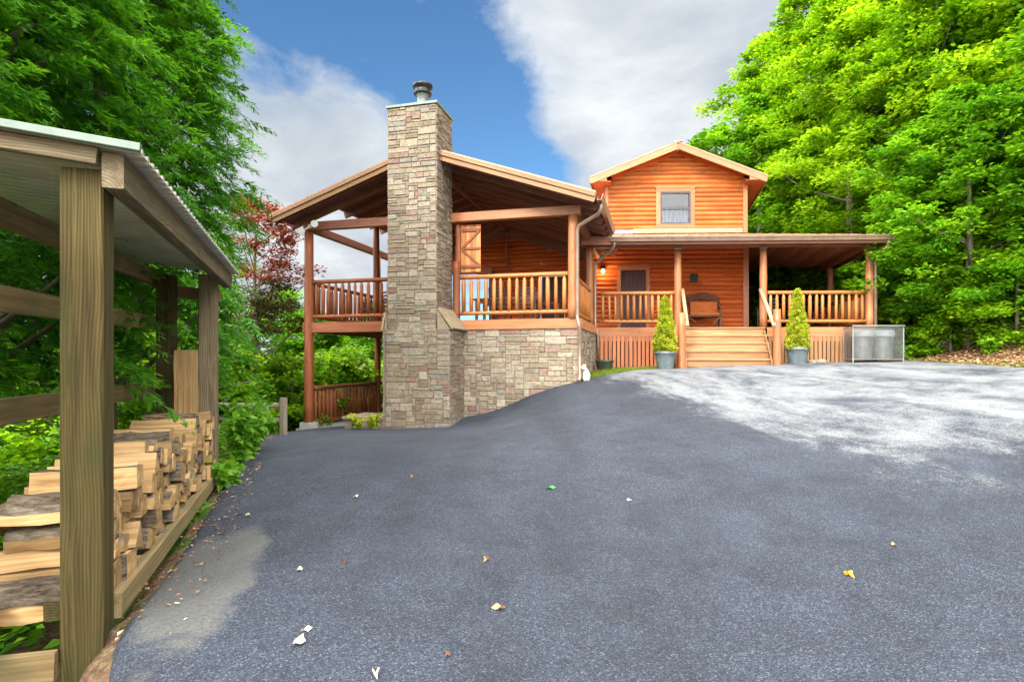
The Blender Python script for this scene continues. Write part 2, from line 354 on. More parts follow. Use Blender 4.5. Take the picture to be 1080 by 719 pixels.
    def poly(s, pts, mi=0, gc=None, tint=None): s.add(pts, [tuple(range(len(pts)))], mi, gc, tint)
    def slab(s, pts, n, th, mi=0, tint=None, gax=None):
        """polygon extruded by th along n; gax grain axis"""
        n = np.array(n, float); P = [np.array(p, float) for p in pts]; Q = [p+n*th for p in P]; k = len(P)
        gax = np.array(gax if gax is not None else P[1]-P[0], float); gax /= np.linalg.norm(gax); gb = np.cross(n, gax); go = random.uniform(0, 50)
        gs = [(go+np.dot(p-P[0], gax), np.dot(p-P[0], gb), np.dot(p-P[0], n)) for p in P+Q]
        s.add(P+Q, [tuple(range(k-1, -1, -1)), tuple(range(k, 2*k))]+[(i, (i+1) % k, k+(i+1) % k, k+i) for i in range(k)], mi, gs, tint)
    def build(s, name, mats, parent=None, **props):
        me = bpy.data.meshes.new(name)
        root = (0, 0, 0)
        if parent is not None:
            r = parent
            while r.parent is not None: r = r.parent
            root = tuple(r['rootloc']) if 'rootloc' in r else tuple(r.location)
        vs = np.array(s.v, float)-np.array(root) if s.v else np.zeros((0, 3))
        own = (0, 0, 0)
        if parent is None and props.pop('recenter', True) and len(vs):
            own = ((vs[:, 0].min()+vs[:, 0].max())/2, (vs[:, 1].min()+vs[:, 1].max())/2, vs[:, 2].min()); vs = vs-np.array(own)
        me.from_pydata([tuple(v) for v in vs], [], s.f)
        if not isinstance(mats, (list, tuple)): mats = [mats]
        for m in mats: me.materials.append(M[m] if isinstance(m, str) else m)
        me.polygons.foreach_set('material_index', s.mi); me.polygons.foreach_set('use_smooth', s.sm)
        a = me.attributes.new('gc', 'FLOAT_VECTOR', 'POINT'); a.data.foreach_set('vector', np.array(s.gc, dtype=np.float32).ravel())
        a = me.attributes.new('tint', 'FLOAT', 'POINT'); a.data.foreach_set('value', np.array(s.t, dtype=np.float32))
        if any(c != (1, 1, 1) for c in s.sc[:200]):
            a = me.attributes.new('stonecol', 'FLOAT_COLOR', 'POINT'); a.data.foreach_set('color', np.array([(*c, 1) for c in s.sc], dtype=np.float32).ravel())
        me.update()
        o = bpy.data.objects.new(name, me); col.objects.link(o); o.location = own
        if parent is not None: o.parent = parent
        else: o['rootloc'] = list(own)
        return setp(o, props.get('label'), props.get('cat'), props.get('group'), props.get('kind'))
def part(name, mats, parent, fn, **props):
    b = MB(); fn(b); return b.build(name, mats, parent, **props)
def children(o): return [c for c in bpy.data.objects if c.parent == o]
def copy_tree(o, loc=None, rz=None, label=None, scale=None, parent=None):
    c = o.copy(); col.objects.link(c); c.parent = parent
    if parent is None:
        if loc is not None: c.location = loc; c['rootloc'] = list(loc)
        if rz is not None: c.rotation_euler.z = rz
        if scale is not None: c.scale = scale if hasattr(scale, '__len__') else (scale,)*3
        if label: c['label'] = label
    for ch in children(o): copy_tree(ch, parent=c)
    return c
ORD = ['first', 'second', 'third', 'fourth', 'fifth', 'sixth', 'seventh', 'eighth', 'ninth', 'tenth', 'eleventh', 'twelfth', 'thirteenth', 'fourteenth', 'fifteenth', 'sixteenth', 'seventeenth', 'eighteenth', 'nineteenth', 'twentieth', 'twenty-first', 'twenty-second', 'twenty-third', 'twenty-fourth', 'twenty-fifth', 'twenty-sixth', 'twenty-seventh', 'twenty-eighth', 'twenty-ninth', 'thirtieth', 'thirty-first', 'thirty-second', 'thirty-third', 'thirty-fourth', 'thirty-fifth', 'thirty-sixth']

# ------------------------------------------------------------------ terrain
CP = [(0, 0, -1.32), (0, 3, -1.30), (-1.8, 2.6, -1.25), (-3.0, 6.0, -1.25), (-1, -5, -1.5), (5, 0, -1.02), (-4, 0, -1.35), (2.5, 4, -1.12),
      (3, 7, -.86), (6, 6, -.62), (8.1, 9, -.30), (5.3, 13.9, -.215), (4.0, 13.6, -.27), (8.7, 13.8, -.12), (-.3, 11.9, -1.22), (1.42, 12, -.50), (.3, 12.25, -.86),
      (-1.1, 12.66, -1.33), (-2.4, 12.6, -1.5), (-4.86, 13.6, -1.71), (-4.8, 10, -1.45), (-1.5, 8.5, -1.22), (0, 6, -1.12), (2.1, 14.9, -.38), (3.6, 14.9, -.28), (9.3, 15, -.10), (7, 15, -.14), (1.5, 10, -.72), (5, 10.5, -.48),
      (-3.2, 15.5, -1.75), (-1.5, 17, -1.8), (-4, 18, -2.4), (2, 20, -1.2), (6, 20, -.2), (9.5, 20, .0), (-7, 13, -2.1), (-9, 10, -2.4), (-6.5, 6, -1.7), (-5, 3, -1.45),
      (-12, 16, -4.5), (-8, 20, -4.5), (0, 27, -4), (-14, 26, -9), (-18, 8, -6), (11.3, 15.5, .1), (12.6, 14.5, .75), (10.9, 12, .12), (9.9, 8.5, .0), (11.8, 10, .75), (14.5, 12, 2.0), (18, 16, 4.5), (14, 20, 2.2), (22, 24, 8),
      (12, 26, 1.5), (9.5, 4, -.3), (13, 5, 1.2), (18, 4, 3.5), (10, -2, -.4), (24, 12, 7.5), (-8, -5, -2), (-2.3, 2.0, -1.52), (-2.65, 2.8, -1.5), (-3.7, 5.6, -1.42)]
_cp = np.array(CP, float)
def _tps(r2): return 0.5*r2*np.log(r2+1e-9)
_n = len(_cp)
_K = _tps(((_cp[:, None, :2]-_cp[None, :, :2])**2).sum(-1)); _P = np.c_[np.ones(_n), _cp[:, :2]]
_A = np.zeros((_n+3, _n+3)); _A[:_n, :_n] = _K+np.eye(_n)*.02; _A[:_n, _n:] = _P; _A[_n:, :_n] = _P.T
_W = np.linalg.solve(_A, np.r_[_cp[:, 2], 0, 0, 0])
def Hn(X, Y):
    X = np.asarray(X, float); Y = np.asarray(Y, float); Xc = np.clip(X, -18, 24); Yc = np.clip(Y, -8, 27)
    r2 = (Xc[..., None]-_cp[:, 0])**2+(Yc[..., None]-_cp[:, 1])**2
    z = (_tps(r2)*_W[:_n]).sum(-1)+_W[_n]+_W[_n+1]*Xc+_W[_n+2]*Yc
    d = np.hypot(X-Xc, Y-Yc)
    far = np.where(X > 10, np.minimum(d*.22, 12), -np.minimum(d*.30, 16)) + 1.5*np.sin(X*.03+1)*np.minimum(d/40, 1)*np.cos(Y*.025)
    wS = -(X+1.87)*.941-(Y-2.6)*.3387; sS_ = -(X+1.87)*.3387+(Y-2.6)*.941
    dip = .32*np.clip((wS-.0)/.16, 0, 1)*np.clip((2.2-wS)/1.2, 0, 1)*np.clip((3.6-sS_)/.6, 0, 1)*np.clip((sS_+4)/1, 0, 1)
    return z+far*np.clip(d/4, 0, 1)+E-dip
def H(x, y): return float(Hn(np.array([x]), np.array([y]))[0])
def gp(px, py):
    """the ground point seen at a pixel of the photograph"""
    k = (px-540)/F; h = (py-378)/F; y = 1.0
    while y < 40:
        if H(k*y, y) >= E-h*y: return (k*y, y, H(k*y, y))
        y += .03
    return (k*y, y, H(k*y, y))

def grid_mesh(name, xs, ys, zf, mat, kind='structure'):
    X, Y = np.meshgrid(xs, ys); Z = zf(X, Y); nx, ny = len(xs), len(ys)
    v = np.c_[X.ravel(), Y.ravel(), Z.ravel()]
    i = np.arange(ny-1)[:, None]*nx+np.arange(nx-1)[None, :]; f = np.stack([i, i+1, i+nx+1, i+nx], -1).reshape(-1, 4)
    me = bpy.data.meshes.new(name); me.from_pydata(v.tolist(), [], f.tolist()); me.materials.append(M[mat]); me.polygons.foreach_set('use_smooth', [True]*len(f)); me.update()
    o = bpy.data.objects.new(name, me); col.objects.link(o); o['kind'] = kind; return o
xs = np.unique(np.r_[np.linspace(-900, -60, 22), np.arange(-60, -16, 2.5), np.arange(-16, 18, .3), np.arange(-5, -1, .1), np.arange(18, 60, 2.5), np.linspace(60, 900, 22)])
ys = np.unique(np.r_[np.linspace(-400, -30, 10), np.arange(-30, -8, 2), np.arange(-8, 24, .3), np.arange(.6, 7.5, .1), np.arange(24, 60, 2.5), np.linspace(60, 1200, 26)])
gn = grid_mesh('ground', xs, ys, lambda X, Y: Hn(X, Y)-.012+.0*X, 'ground')

# drive: edges follow the shed sill, the house fronts and the bank
def xl(y):
    if y < 6.3: return -1.79-.36*(y-2.6)+max(0, 2.5-y)*.22
    return np.interp(y, [6.3, 8, 10, 13, 14.2], [-3.13, -3.9, -4.55, -5.2, -5.4])
def xr(y): return np.interp(y, [-8, 0, 4, 9, 12, 14.5, 16], [8.2, 8.0, 7.9, 8.75, 9.6, 10.15, 10.3])
def yfar(x):
    return float(np.interp(x, [-5.5, -5.0, -1.1, -.9, 1.3, 1.62, 2.3, 3.0, 4.0, 4.25, 6.6, 10.4], [13.62, 13.60, 12.75, 12.7, 12.15, 12.05, 12.55, 13.25, 14.25, 14.6, 14.75, 14.75]))
ns, nt_ = 150, 200
Vs = []
for j in range(nt_+1):
    for i in range(ns+1):
        s_ = i/ns; xf = -5.4+(10.2+5.4)*s_; yf = yfar(xf); y = -8+(yf+8)*(j/nt_)
        x = xl(y)+(xr(y)-xl(y))*s_
        if i in (0, ns): x += .06*mnoise.noise(Vector((x*1.5, y*1.5, 3)))*(1 if not (i == 0 and y < 6.3) else .1)
        y2 = min(y, yfar(x)) if j > nt_*.6 else y
        Vs.append((x, y2))
Vs = np.array(Vs); Z = Hn(Vs[:, 0], Vs[:, 1])+.025
def bumpy(x, y): return .006*np.sin(x*1.7+.6*y)*np.sin(y*1.3-.4*x)
Z = Z+bumpy(Vs[:, 0], Vs[:, 1])
edge = np.zeros(len(Vs), bool).reshape(nt_+1, ns+1); edge[:, 0] = edge[:, -1] = True; edge[-1, :] = True; edge[0, :] = True
Z = Z-np.where(edge.ravel(), .045, 0)
fi = [(j*(ns+1)+i, j*(ns+1)+i+1, (j+1)*(ns+1)+i+1, (j+1)*(ns+1)+i) for j in range(nt_) for i in range(ns)]
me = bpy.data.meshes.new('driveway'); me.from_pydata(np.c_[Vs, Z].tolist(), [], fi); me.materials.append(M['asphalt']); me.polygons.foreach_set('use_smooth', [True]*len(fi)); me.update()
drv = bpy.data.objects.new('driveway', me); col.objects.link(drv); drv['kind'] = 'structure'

# ------------------------------------------------------------------ house frames
def L(t, v, z): return V3(1.42-.9686*t+.2487*v, 12+.2487*t+.9686*v, E+z)
def Rr(u, v, z): return V3(2.21+.9994*u+.2487*v, 15.09-.035*u+.9686*v, E+z)
house = empty('log_cabin', (1.42, 15.0, E-.5), 'orange log cabin with a stone chimney, covered porches and two gables beside the driveway', 'house')

def siding(b, T, a0, a1, z0, z1, xlim=None, holes=(), p=.14, depth=.052, flip=1, v0=0.0):
    """courses of half-round log siding in the plane T(a, v0, z); proud towards -v (times flip)"""
    n = int(math.ceil((z1-z0)/p)); seg = 6
    for i in range(n):
        za = z0+i*p; zb = min(za+p, z1)
        if zb-za < .01: continue
        zm = (za+zb)/2
        spans = [(None, None)]
        for (h0, h1, hz0, hz1) in holes:
            if hz0 < zm < hz1:
                new = []
                for (s0, s1) in spans:
                    l0 = a0 if s0 is None else s0; l1 = a1 if s1 is None else s1
                    if h0 > l0 and h1 < l1: new += [(s0, h0), (h1, s1)]
                    elif h0 <= l0 and h1 < l1: new += [(h1, s1)]
                    elif h0 > l0 and h1 >= l1: new += [(s0, h0)]
                spans = new
        sub = []
        for (s0, s1) in spans:
            l0 = a0 if s0 is None else s0; l1 = a1 if s1 is None else s1; ct = l0+random.uniform(.8, 3.0); prev = s0
            while ct < l1-.5: sub.append((prev, ct-.002, prev is None, False)); prev = ct+.002; ct += random.uniform(1.6, 3.2)
            sub.append((prev, s1, prev is None, s1 is None))
        for (s0, s1, _o0, _o1) in sub:
            vs, gs = [], []; go = random.uniform(0, 60)
            for k in range(seg+1):
                f = k/seg; z = za+(zb-za)*f
                if xlim: lo, hi = xlim(z)
                else: lo, hi = a0, a1
                lo = max(lo, a0) if s0 is None else max(s0, lo); hi = min(hi, a1) if s1 is None else min(s1, hi)
                if hi < lo: hi = lo = min(max((hi+lo)/2, min(lo, hi)), max(lo, hi))
                d = depth*(math.sin(math.pi*(0.02+.96*f))**.7)
                for a in (lo, hi): vs.append(T(a, v0-flip*d, z)); gs.append((go+a, f*.14, d))
            fs = [(2*k, 2*k+1, 2*k+3, 2*k+2) for k in range(seg)]
            b.add(vs, fs, 0, gs, None, True)

# ---- stonework
PAL = [((.35, .30, .225), 6), ((.385, .335, .26), 5), ((.32, .265, .195), 5), ((.29, .235, .165), 3), ((.32, .225, .18), 2), ((.29, .175, .14), 1), ((.29, .265, .22), 3), ((.26, .21, .15), 2)]
PALL = [c for c, w in PAL for _ in range(w)]
def stone_panel(b, O, ud, nd, w, h, cell=(.068, .056), tone=1.0, bottom=None, seed=1, grow=1.0):
    """irregular ashlar veneer on the plane O + u*ud + z, outward normal nd; mi 0 stone, 1 mortar"""
    rs = random.Random(seed); O = np.array(O, float); ud = np.array(ud, float); nd = np.array(nd, float); up = V3(0, 0, 1)
    b.add([O, O+ud*w, O+ud*w+up*h, O+up*h], [(0, 1, 2, 3)], 1, tint=.5, scol=(.9, .9, .9))
    cu = w/max(1, round(w/cell[0])); cz = h/max(1, round(h/cell[1])); nu = round(w/cu); nz = round(h/cz)
    occ = np.zeros((nz, nu), bool)
    for z in range(nz):
        for u in range(nu):
            if occ[z, u]: continue
            hh = rs.choice([1, 2, 2, 2, 3]) ; ww = rs.choice([2, 3, 3, 4, 4, 5, 6]) if hh > 1 else rs.choice([3, 4, 5, 6])
            ww = int(ww*grow)
            k = 0
            while k < ww and u+k < nu and not occ[z, u+k]: k += 1
            if nu-(u+k) == 1 and u+k < nu and not occ[z, u+k]: k += 1
            ww = k; hh = min(hh, nz-z)
            while hh > 1 and occ[z:z+hh, u:u+ww].any(): hh -= 1
            occ[z:z+hh, u:u+ww] = True
            g = .003; a0, a1 = u*cu+g, (u+ww)*cu-g; z0, z1 = z*cz+g, (z+hh)*cz-g; d = rs.uniform(.010, .024); ib = .009
            j = lambda s=.006: rs.uniform(-s, s)
            base = [(a0, z0), (a1, z0), (a1, z1), (a0, z1)]; bj = [(x+j(.004), y+j(.004)) for x, y in base]
            topc = [(a0+ib+j(), z0+ib+j()), (a1-ib+j(), z0+ib+j()), (a1-ib+j(), z1-ib+j()), (a0+ib+j(), z1-ib+j())]
            vs = [O+ud*x+up*y+nd*.001 for x, y in bj]+[O+ud*x+up*y+nd*(d+j(.004)) for x, y in topc]
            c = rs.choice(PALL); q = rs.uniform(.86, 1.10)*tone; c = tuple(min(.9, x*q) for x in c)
            b.add(vs, [(0, 1, 5, 4), (1, 2, 6, 5), (2, 3, 7, 6), (3, 0, 4, 7), (4, 5, 6, 7)], 0, tint=.5, scol=c)
eL = V3(-.9686, .2487, 0); dL = V3(.2487, .9686, 0); nF = V3(-.2487, -.9686, 0); nRt = V3(.9686, -.2487, 0)

def f(b):
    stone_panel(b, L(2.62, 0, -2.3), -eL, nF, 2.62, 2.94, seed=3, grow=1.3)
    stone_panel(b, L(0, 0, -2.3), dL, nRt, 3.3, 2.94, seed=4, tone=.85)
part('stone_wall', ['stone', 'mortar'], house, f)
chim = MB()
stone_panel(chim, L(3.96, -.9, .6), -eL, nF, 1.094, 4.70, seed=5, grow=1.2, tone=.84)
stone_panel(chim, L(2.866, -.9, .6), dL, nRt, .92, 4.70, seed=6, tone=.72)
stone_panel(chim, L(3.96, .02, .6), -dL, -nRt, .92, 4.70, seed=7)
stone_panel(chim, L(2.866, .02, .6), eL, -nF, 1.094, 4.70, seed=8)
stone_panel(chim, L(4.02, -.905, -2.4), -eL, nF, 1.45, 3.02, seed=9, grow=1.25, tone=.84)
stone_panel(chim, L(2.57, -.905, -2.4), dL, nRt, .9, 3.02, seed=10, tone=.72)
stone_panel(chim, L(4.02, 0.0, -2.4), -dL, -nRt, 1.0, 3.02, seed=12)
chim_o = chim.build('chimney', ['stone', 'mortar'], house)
for (ta, tb, hz) in ((2.50, 2.83, 1.04), (4.07, 3.985, .98)):     # sloped shoulders where the wide base meets the shaft
    def f(b):
        P = [L(ta, -.95, .60), L(tb, -.93, hz), L(tb, .0, hz), L(ta, .0, .60)]
        n = np.cross(P[1]-P[0], P[3]-P[0]); n /= np.linalg.norm(n); n = n if n[2] > 0 else -n
        b.slab(P, n, .045, tint=.5)
        b.slab([L(ta+(.04 if ta < 3 else -.03), -.925, .60), L(tb, -.925, hz-.03), L(tb, -.925, .60)], -nF, .9, tint=.4)
    part('shoulder', 'stone_cap', chim_o, f)
def f(b): b.box(2.83, 3.995, -.94, .05, 5.31, 5.36, L); b.box(2.9, 3.93, -.88, 0, 5.36, 5.375, L)
part('flashing_cap', 'trim_metal', chim_o, f)
fc = L(3.36, -.45, 5.38)
flue = part('flue', 'galvanized', chim_o, lambda b: b.lathe(fc, [(.135, 0), (.12, .03), (.12, .33), (.14, .34), (.14, .36)], 20))
part('spark_cap', 'black_metal', chim_o, lambda b: b.lathe(fc, [(.19, .36), (.20, .38), (.17, .40), (.17, .50), (.215, .51), (.22, .56), (.15, .60), (.03, .62)], 24))

# ---- left wing: roof
ROOF_T0, ROOF_T1, RIDGE = -.39, 7.01, 3.31
EZ, RZ = 3.27, 4.53; PIT = (RZ-EZ)/3.7
def lrz(t): return RZ-abs(t-RIDGE)*PIT
V0, V1 = -.69, 13.0
VC, TC = .35, 5.92      # the left slope is shorter behind the front bay
def roof_slope(b, t_e, t_r, off, th, v0=V0, v1=V1, mi=0):
    P = [L(t_e, v0, lrz(t_e)-off), L(t_r, v0, lrz(t_r)-off), L(t_r, v1, lrz(t_r)-off), L(t_e, v1, lrz(t_e)-off)]
    b.slab(P, V3(0, 0, 1), th, mi, gax=dL)
def f(b):
    roof_slope(b, ROOF_T0-.03, RIDGE, 0.0, .028, V0-.05, V1+.03); roof_slope(b, ROOF_T1+.03, RIDGE, 0.0, .028, V0-.05, VC); roof_slope(b, TC+.03, RIDGE, 0.0, .028, VC, V1+.03)
    for e in (ROOF_T0-.03, ROOF_T1+.03):
        k = V0
        while k < V1:
            if k > VC and e > 3: e = TC
            b.beam(L(e, k, lrz(e)+.035), L(RIDGE, k, lrz(RIDGE)+.035), .03, .025); k += .3
    b.beam(L(RIDGE, V0-.05, RZ+.05), L(RIDGE, V1, RZ+.05), .3, .03)
lroof = part('roof', 'roof_metal', house, f, label='tan metal roof over the big covered porch')
def f(b):
    for e in (ROOF_T0, ROOF_T1):
        n = 26
        for i in range(n):   # decking boards run front to back
            a = e+(RIDGE-e)*i/n; c = e+(RIDGE-e)*(i+1)/n; g = .004*(1 if RIDGE > e else -1)
            ve = VC-.01 if a > TC+.02 else V1
            P = [L(a+g, V0+.02, lrz(a)-.028), L(c, V0+.02, lrz(c)-.028), L(c, ve, lrz(c)-.028), L(a+g, ve, lrz(a)-.028)]
            b.slab(P, V3(0, 0, 1), .022, gax=dL)
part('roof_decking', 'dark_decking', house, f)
k = 0
for i in range(12):
    v = V0+.12+i*.62
    for e in (ROOF_T0+.03, ROOF_T1-.03):
        if v > 6.5: continue
        if v > VC and e > 3: e = TC
        part('rafter', 'rafter_wood', house, lambda b: b.beam(L(e, v, lrz(e)-.105), L(RIDGE, v, lrz(RIDGE)-.105), .045, .15, ch=.003))
part('ridge_beam', 'rafter_wood', house, lambda b: b.beam(L(RIDGE, V0+.03, RZ-.16), L(RIDGE, 6.5, RZ-.16), .05, .24))
for e in (ROOF_T0-.02, ROOF_T1+.02):
    part('rake_board', ['rake_wood'], house, lambda b: (b.beam(L(e, V0-.01, lrz(e)-.10), L(RIDGE, V0-.01, lrz(RIDGE)-.10), .035, .17, ch=.004),
                                                     b.beam(L(e, V0-.045, lrz(e)-.045), L(RIDGE, V0-.045, lrz(RIDGE)-.045), .03, .07, ch=.004)))
# eave gutter on the right side
def gutter(b, A, B, out, w=.13, h=.12):
    A = np.array(A, float); B = np.array(B, float); out = np.array(out, float); up = V3(0, 0, 1)
    prof = [(0, 0), (0, -h), (w*.7, -h), (w*.8, -h*.6), (w, -h*.15), (w, 0), (w-.01, 0), (w*.8-.01, -h*.6+.01), (w*.7-.01, -h+.01), (.01, -h+.01), (.01, 0)]
    vs = [p+out*x+up*z for p in (A, B) for x, z in prof]; n = len(prof)
    b.add(vs, [(i, (i+1) % n, n+(i+1) % n, n+i) for i in range(n)]+[(0, 1, 8, 9), (1, 2, 7, 8), (2, 3, 6, 7), (3, 4, 5, 6)] + [(n+9, n+8, n+1, n), (n+8, n+7, n+2, n+1)], 0)
gl = part('gutter', 'gutter_brown', house, lambda b: gutter(b, L(ROOF_T0-.045, V0+.02, 3.25), L(ROOF_T0-.045, 2.62, 3.25), nRt))
def spout(b, pts, w=.075, h=.06):
    b.tube(pts, .042, 10)
part('downspout', 'downspout_metal', house, lambda b: spout(b, [L(-.49, -.42, 3.15), L(-.49, -.42, 3.0), L(-.44, -.39, 2.93), L(-.02, -.12, 2.78), L(.03, -.09, 2.68), L(.03, -.09, .92), L(.03, -.09, .86), L(.0, -.15, .76), L(-.02, -.17, .66), L(-.02, -.10, .55), L(-.02, -.085, -.38), L(-.02, -.2, -.47)]), label='bent tan downspout beside the front corner post')
part('downspout', 'downspout_metal', house, lambda b: spout(b, [Rr(.54, -.58, 3.02), Rr(.54, -.58, 2.88), Rr(.48, -.50, 2.78), Rr(.05, -.10, 2.55), Rr(.0, -.07, 2.44), Rr(.0, -.07, .9), Rr(.03, -.09, .8), Rr(.08, -.11, .6), Rr(.08, -.08, .4), Rr(.10, -.06, -.2)]), label='bent brown downspout in the inner corner')

# ---- left wing: deck, posts, beams
part('porch_floor', 'dark_stain', house, lambda b: [b.box(0, 6.56, .02+i*.145, .155+i*.145, .80, .838, L) for i in range(45)])
part('floor_joists', 'dark_stain', house, lambda b: [b.box(2.7+i*.41, 2.74+i*.41, .04, 6.5, .62, .798, L) for i in range(10)])
part('deck_fascia', 'fascia_wood', house, lambda b: (b.box(-.03, 2.62, -.05, -.005, .64, .85, L), b.box(-.045, -.005, -.03, 3.2, .64, .85, L)))
part('deck_fascia', 'dark_stain', house, lambda b: (b.box(4.0, 6.62, -.05, -.005, .62, .86, L), b.box(6.58, 6.62, 0, 6.5, .62, .86, L)), label='dark brown deck edge board left of the chimney')
def post(t, v, z0, z1, r, mat, label=None, T=L, square=False):
    return part('post', mat, house, (lambda b: b.beam(T(t, v, z0), T(t, v, z1), r*2, r*2)) if square else (lambda b: b.log(T(t, v, z0), T(t, v, z1), r*1.03, r*.95, 16, n=8)), label=label)
post(.14, .02, .85, 3.03, .105, 'log_orange', 'orange log post at the front corner of the big porch')
post(.14, 3.1, .85, 2.98, .10, 'log_orange')
post(6.48, .0, -1.68, 3.03, .11, 'dark_stain', 'tall dark log post carrying the far left corner of the porch')
post(6.46, 3.4, -2.3, 3.05, .09, 'dark_stain')
post(6.46, 6.45, -3.5, 3.05, .09, 'dark_stain')
part('post_footing', 'concrete', house, lambda b: b.box(6.33, 6.63, -.16, .16, -2.0, -1.52, L))
post(2.74, -.02, .85, 2.15, .085, 'dark_stain', 'short dark log post beside the chimney')
post(2.74, .12, 1.9, 3.03, .07, 'dark_stain')
part('front_beam', 'log_orange', house, lambda b: b.beam(L(-.03, .02, 3.13), L(2.86, .02, 3.13), .16, .20, ch=.012))
part('front_beam', 'rafter_wood', house, lambda b: b.beam(L(3.96, .02, 3.15), L(6.6, .02, 3.15), .16, .20, ch=.012))
for t in (.14, 6.46): part('eave_beam', 'rafter_wood', house, lambda b: b.beam(L(t, .11, 3.12), L(t, 6.5, 3.12), .13, .19, ch=.01))
post(5.58, 1.65, .85, 3.52, .085, 'dark_stain')
part('brace', 'rafter_wood', house, lambda b: b.beam(L(5.52, 1.7, 3.50), L(5.0, 2.6, 3.20), .08, .10))
# rear wall of the big porch
def xl_gable(z):
    w = (RZ-.16-z)/PIT; return (RIDGE-w, RIDGE+w)
def f(b): siding(b, lambda t, v, z: L(t, 6.55+v, z), -1.2, 6.4, .84, RZ-.14, xl_gable, holes=[(3.86, 6.5, .84, 2.95), (1.35, 2.15, .84, 2.75)])
part('porch_wall', 'porch_siding', house, f, label='red-brown log wall at the back of the big porch')
def f(b):
    for s in (-1, 1): b.beam(L(RIDGE+s*.05, 6.46, RZ-.32), L(RIDGE+s*3.3, 6.46, RZ-.32-3.25*PIT), .05, .26)
    b.beam(L(RIDGE, 6.44, RZ-.3), L(RIDGE, 6.44, RZ-1.45), .16, .05, up=(1, 0, 0)); b.beam(L(3.8, 6.46, 2.96), L(6.45, 6.46, 2.96), .08, .18); b.box(3.80, 3.92, 6.42, 6.52, .84, 2.9, L)
part('wall_trim', 'rafter_wood', house, f)
def f(b):
    b.box(1.38, 2.12, 6.56, 6.60, .84, 2.70, L)
part('door', 'door_paint', house, f)
# side walls of the enclosed part behind
def wallT(t0): return lambda a, v, z: L(t0, a, z)+nRt*(-v)
def f(b): siding(b, lambda a, v, z: L(3.9, a, z)-nRt*(-v), 6.55, 12.9, -2.5, 3.3, flip=-1)
part('side_wall', 'porch_siding', house, f)

# ---- railings (part) > rail / baluster sub-parts
def railing(T, a0, b0, a1, b1, zt, zb, mat, pitch=.16, r=.042, name='railing', label=None, ends=0.0):
    A = np.array(T(a0, b0, 0)); B = np.array(T(a1, b1, 0)); Ln = np.linalg.norm(B-A); d = (B-A)/Ln
    root = part(name, mat, house, lambda b: b.log(A+V3(0, 0, zt), B+V3(0, 0, zt), .05, .05, 12, n=10), label=label)
    part('lower_rail', mat, root, lambda b: b.log(A+V3(0, 0, zb), B+V3(0, 0, zb), .045, .045, 10, n=8))
    n = int(Ln/pitch); proto = None
    for i in range(n):
        s = (i+.5)*Ln/n; p = A+d*s+V3(random.uniform(-.006, .006), random.uniform(-.006, .006), 0)
        rr = r*random.uniform(.9, 1.12)
        part('baluster', mat, root, lambda b: b.log(p+V3(0, 0, zb+.03), p+V3(random.uniform(-.01, .01), 0, zt-.045), rr, rr*.95, 8, n=2, taper_end=.07))
    return root
DK = .84
railing(L, 2.66, .0, .24, .0, 1.80, 1.0, 'rail_wood', .165, label='golden log railing across the front of the big porch')
railing(L, 6.36, .0, 3.98, .0, 1.82, 1.0, 'dark_stain', .165, label='dark log railing left of the chimney')
railing(L, 6.46, .12, 6.46, 3.3, 1.80, 1.0, 'dark_stain', .18, label='dark log railing down the far left side')
railing(L, 6.46, 3.5, 6.46, 6.3, 1.80, 1.0, 'dark_stain', .2)
railing(L, .14, .12, .14, 3.0, 1.78, 1.0, 'rail_wood', .165)
# ground level railing below the balcony
railing(L, 6.46, .14, 6.46, 3.3, -.72, -1.55, 'dark_stain', .17, label='low dark railing on the patio under the porch')
railing(L, 6.40, 3.5, 5.2, 3.55, -.72, -1.6, 'dark_stain', .17)

# short pier inset between chimney and corner, hanging shutter, floodlight
sh = part('shutter', 'shutter_wood', house, lambda b: [b.box(1.93+i*.115, 2.04+i*.115, -.015, .008, 1.93+.0, 2.98, (lambda x, y, z: L(x+.28, y+.1, z))) for i in range(4)], label='light wooden shutter with a Z brace hung beside the chimney')
def f(b):
    T = lambda x, y, z: L(x+.28, y+.1, z)
    b.beam(T(1.94, -.03, 2.86), T(2.36, -.03, 2.86), .025, .07, up=(0, 0, 1)); b.beam(T(1.94, -.03, 2.05), T(2.36, -.03, 2.05), .025, .07); b.beam(T(1.94, -.03, 2.45), T(2.36, -.03, 2.45), .025, .05)
    b.beam(T(1.96, -.032, 2.83), T(2.34, -.032, 2.48), .02, .05); b.beam(T(2.34, -.032, 2.42), T(1.96, -.032, 2.08), .02, .05)
part('brace', 'dark_stain', sh, f)
fl = part('floodlight', 'lamp_white', house, lambda b: (b.lathe(L(6.36, -.16, 3.07), [(.03, 0), (.05, .04), (.03, .08)], 12),
     b.tube([L(6.36, -.14, 3.11), L(6.2, -.22, 3.13)], .02, 8), b.tube([L(6.36, -.14, 3.11), L(6.5, -.2, 3.02)], .02, 8)), label='twin white floodlight under the far left eave')
for (t, z) in ((6.17, 3.15), (6.52, 3.0)):
    c = L(t, -.24, z); dd = V3(.25, -.9, -.3); dd /= np.linalg.norm(dd)
    part('lamp_head', 'lamp_white', fl, lambda b: b.tube([c-dd*.06, c-dd*.02, c+dd*.08, c+dd*.085], [.03, .06, .085, .07], 16))

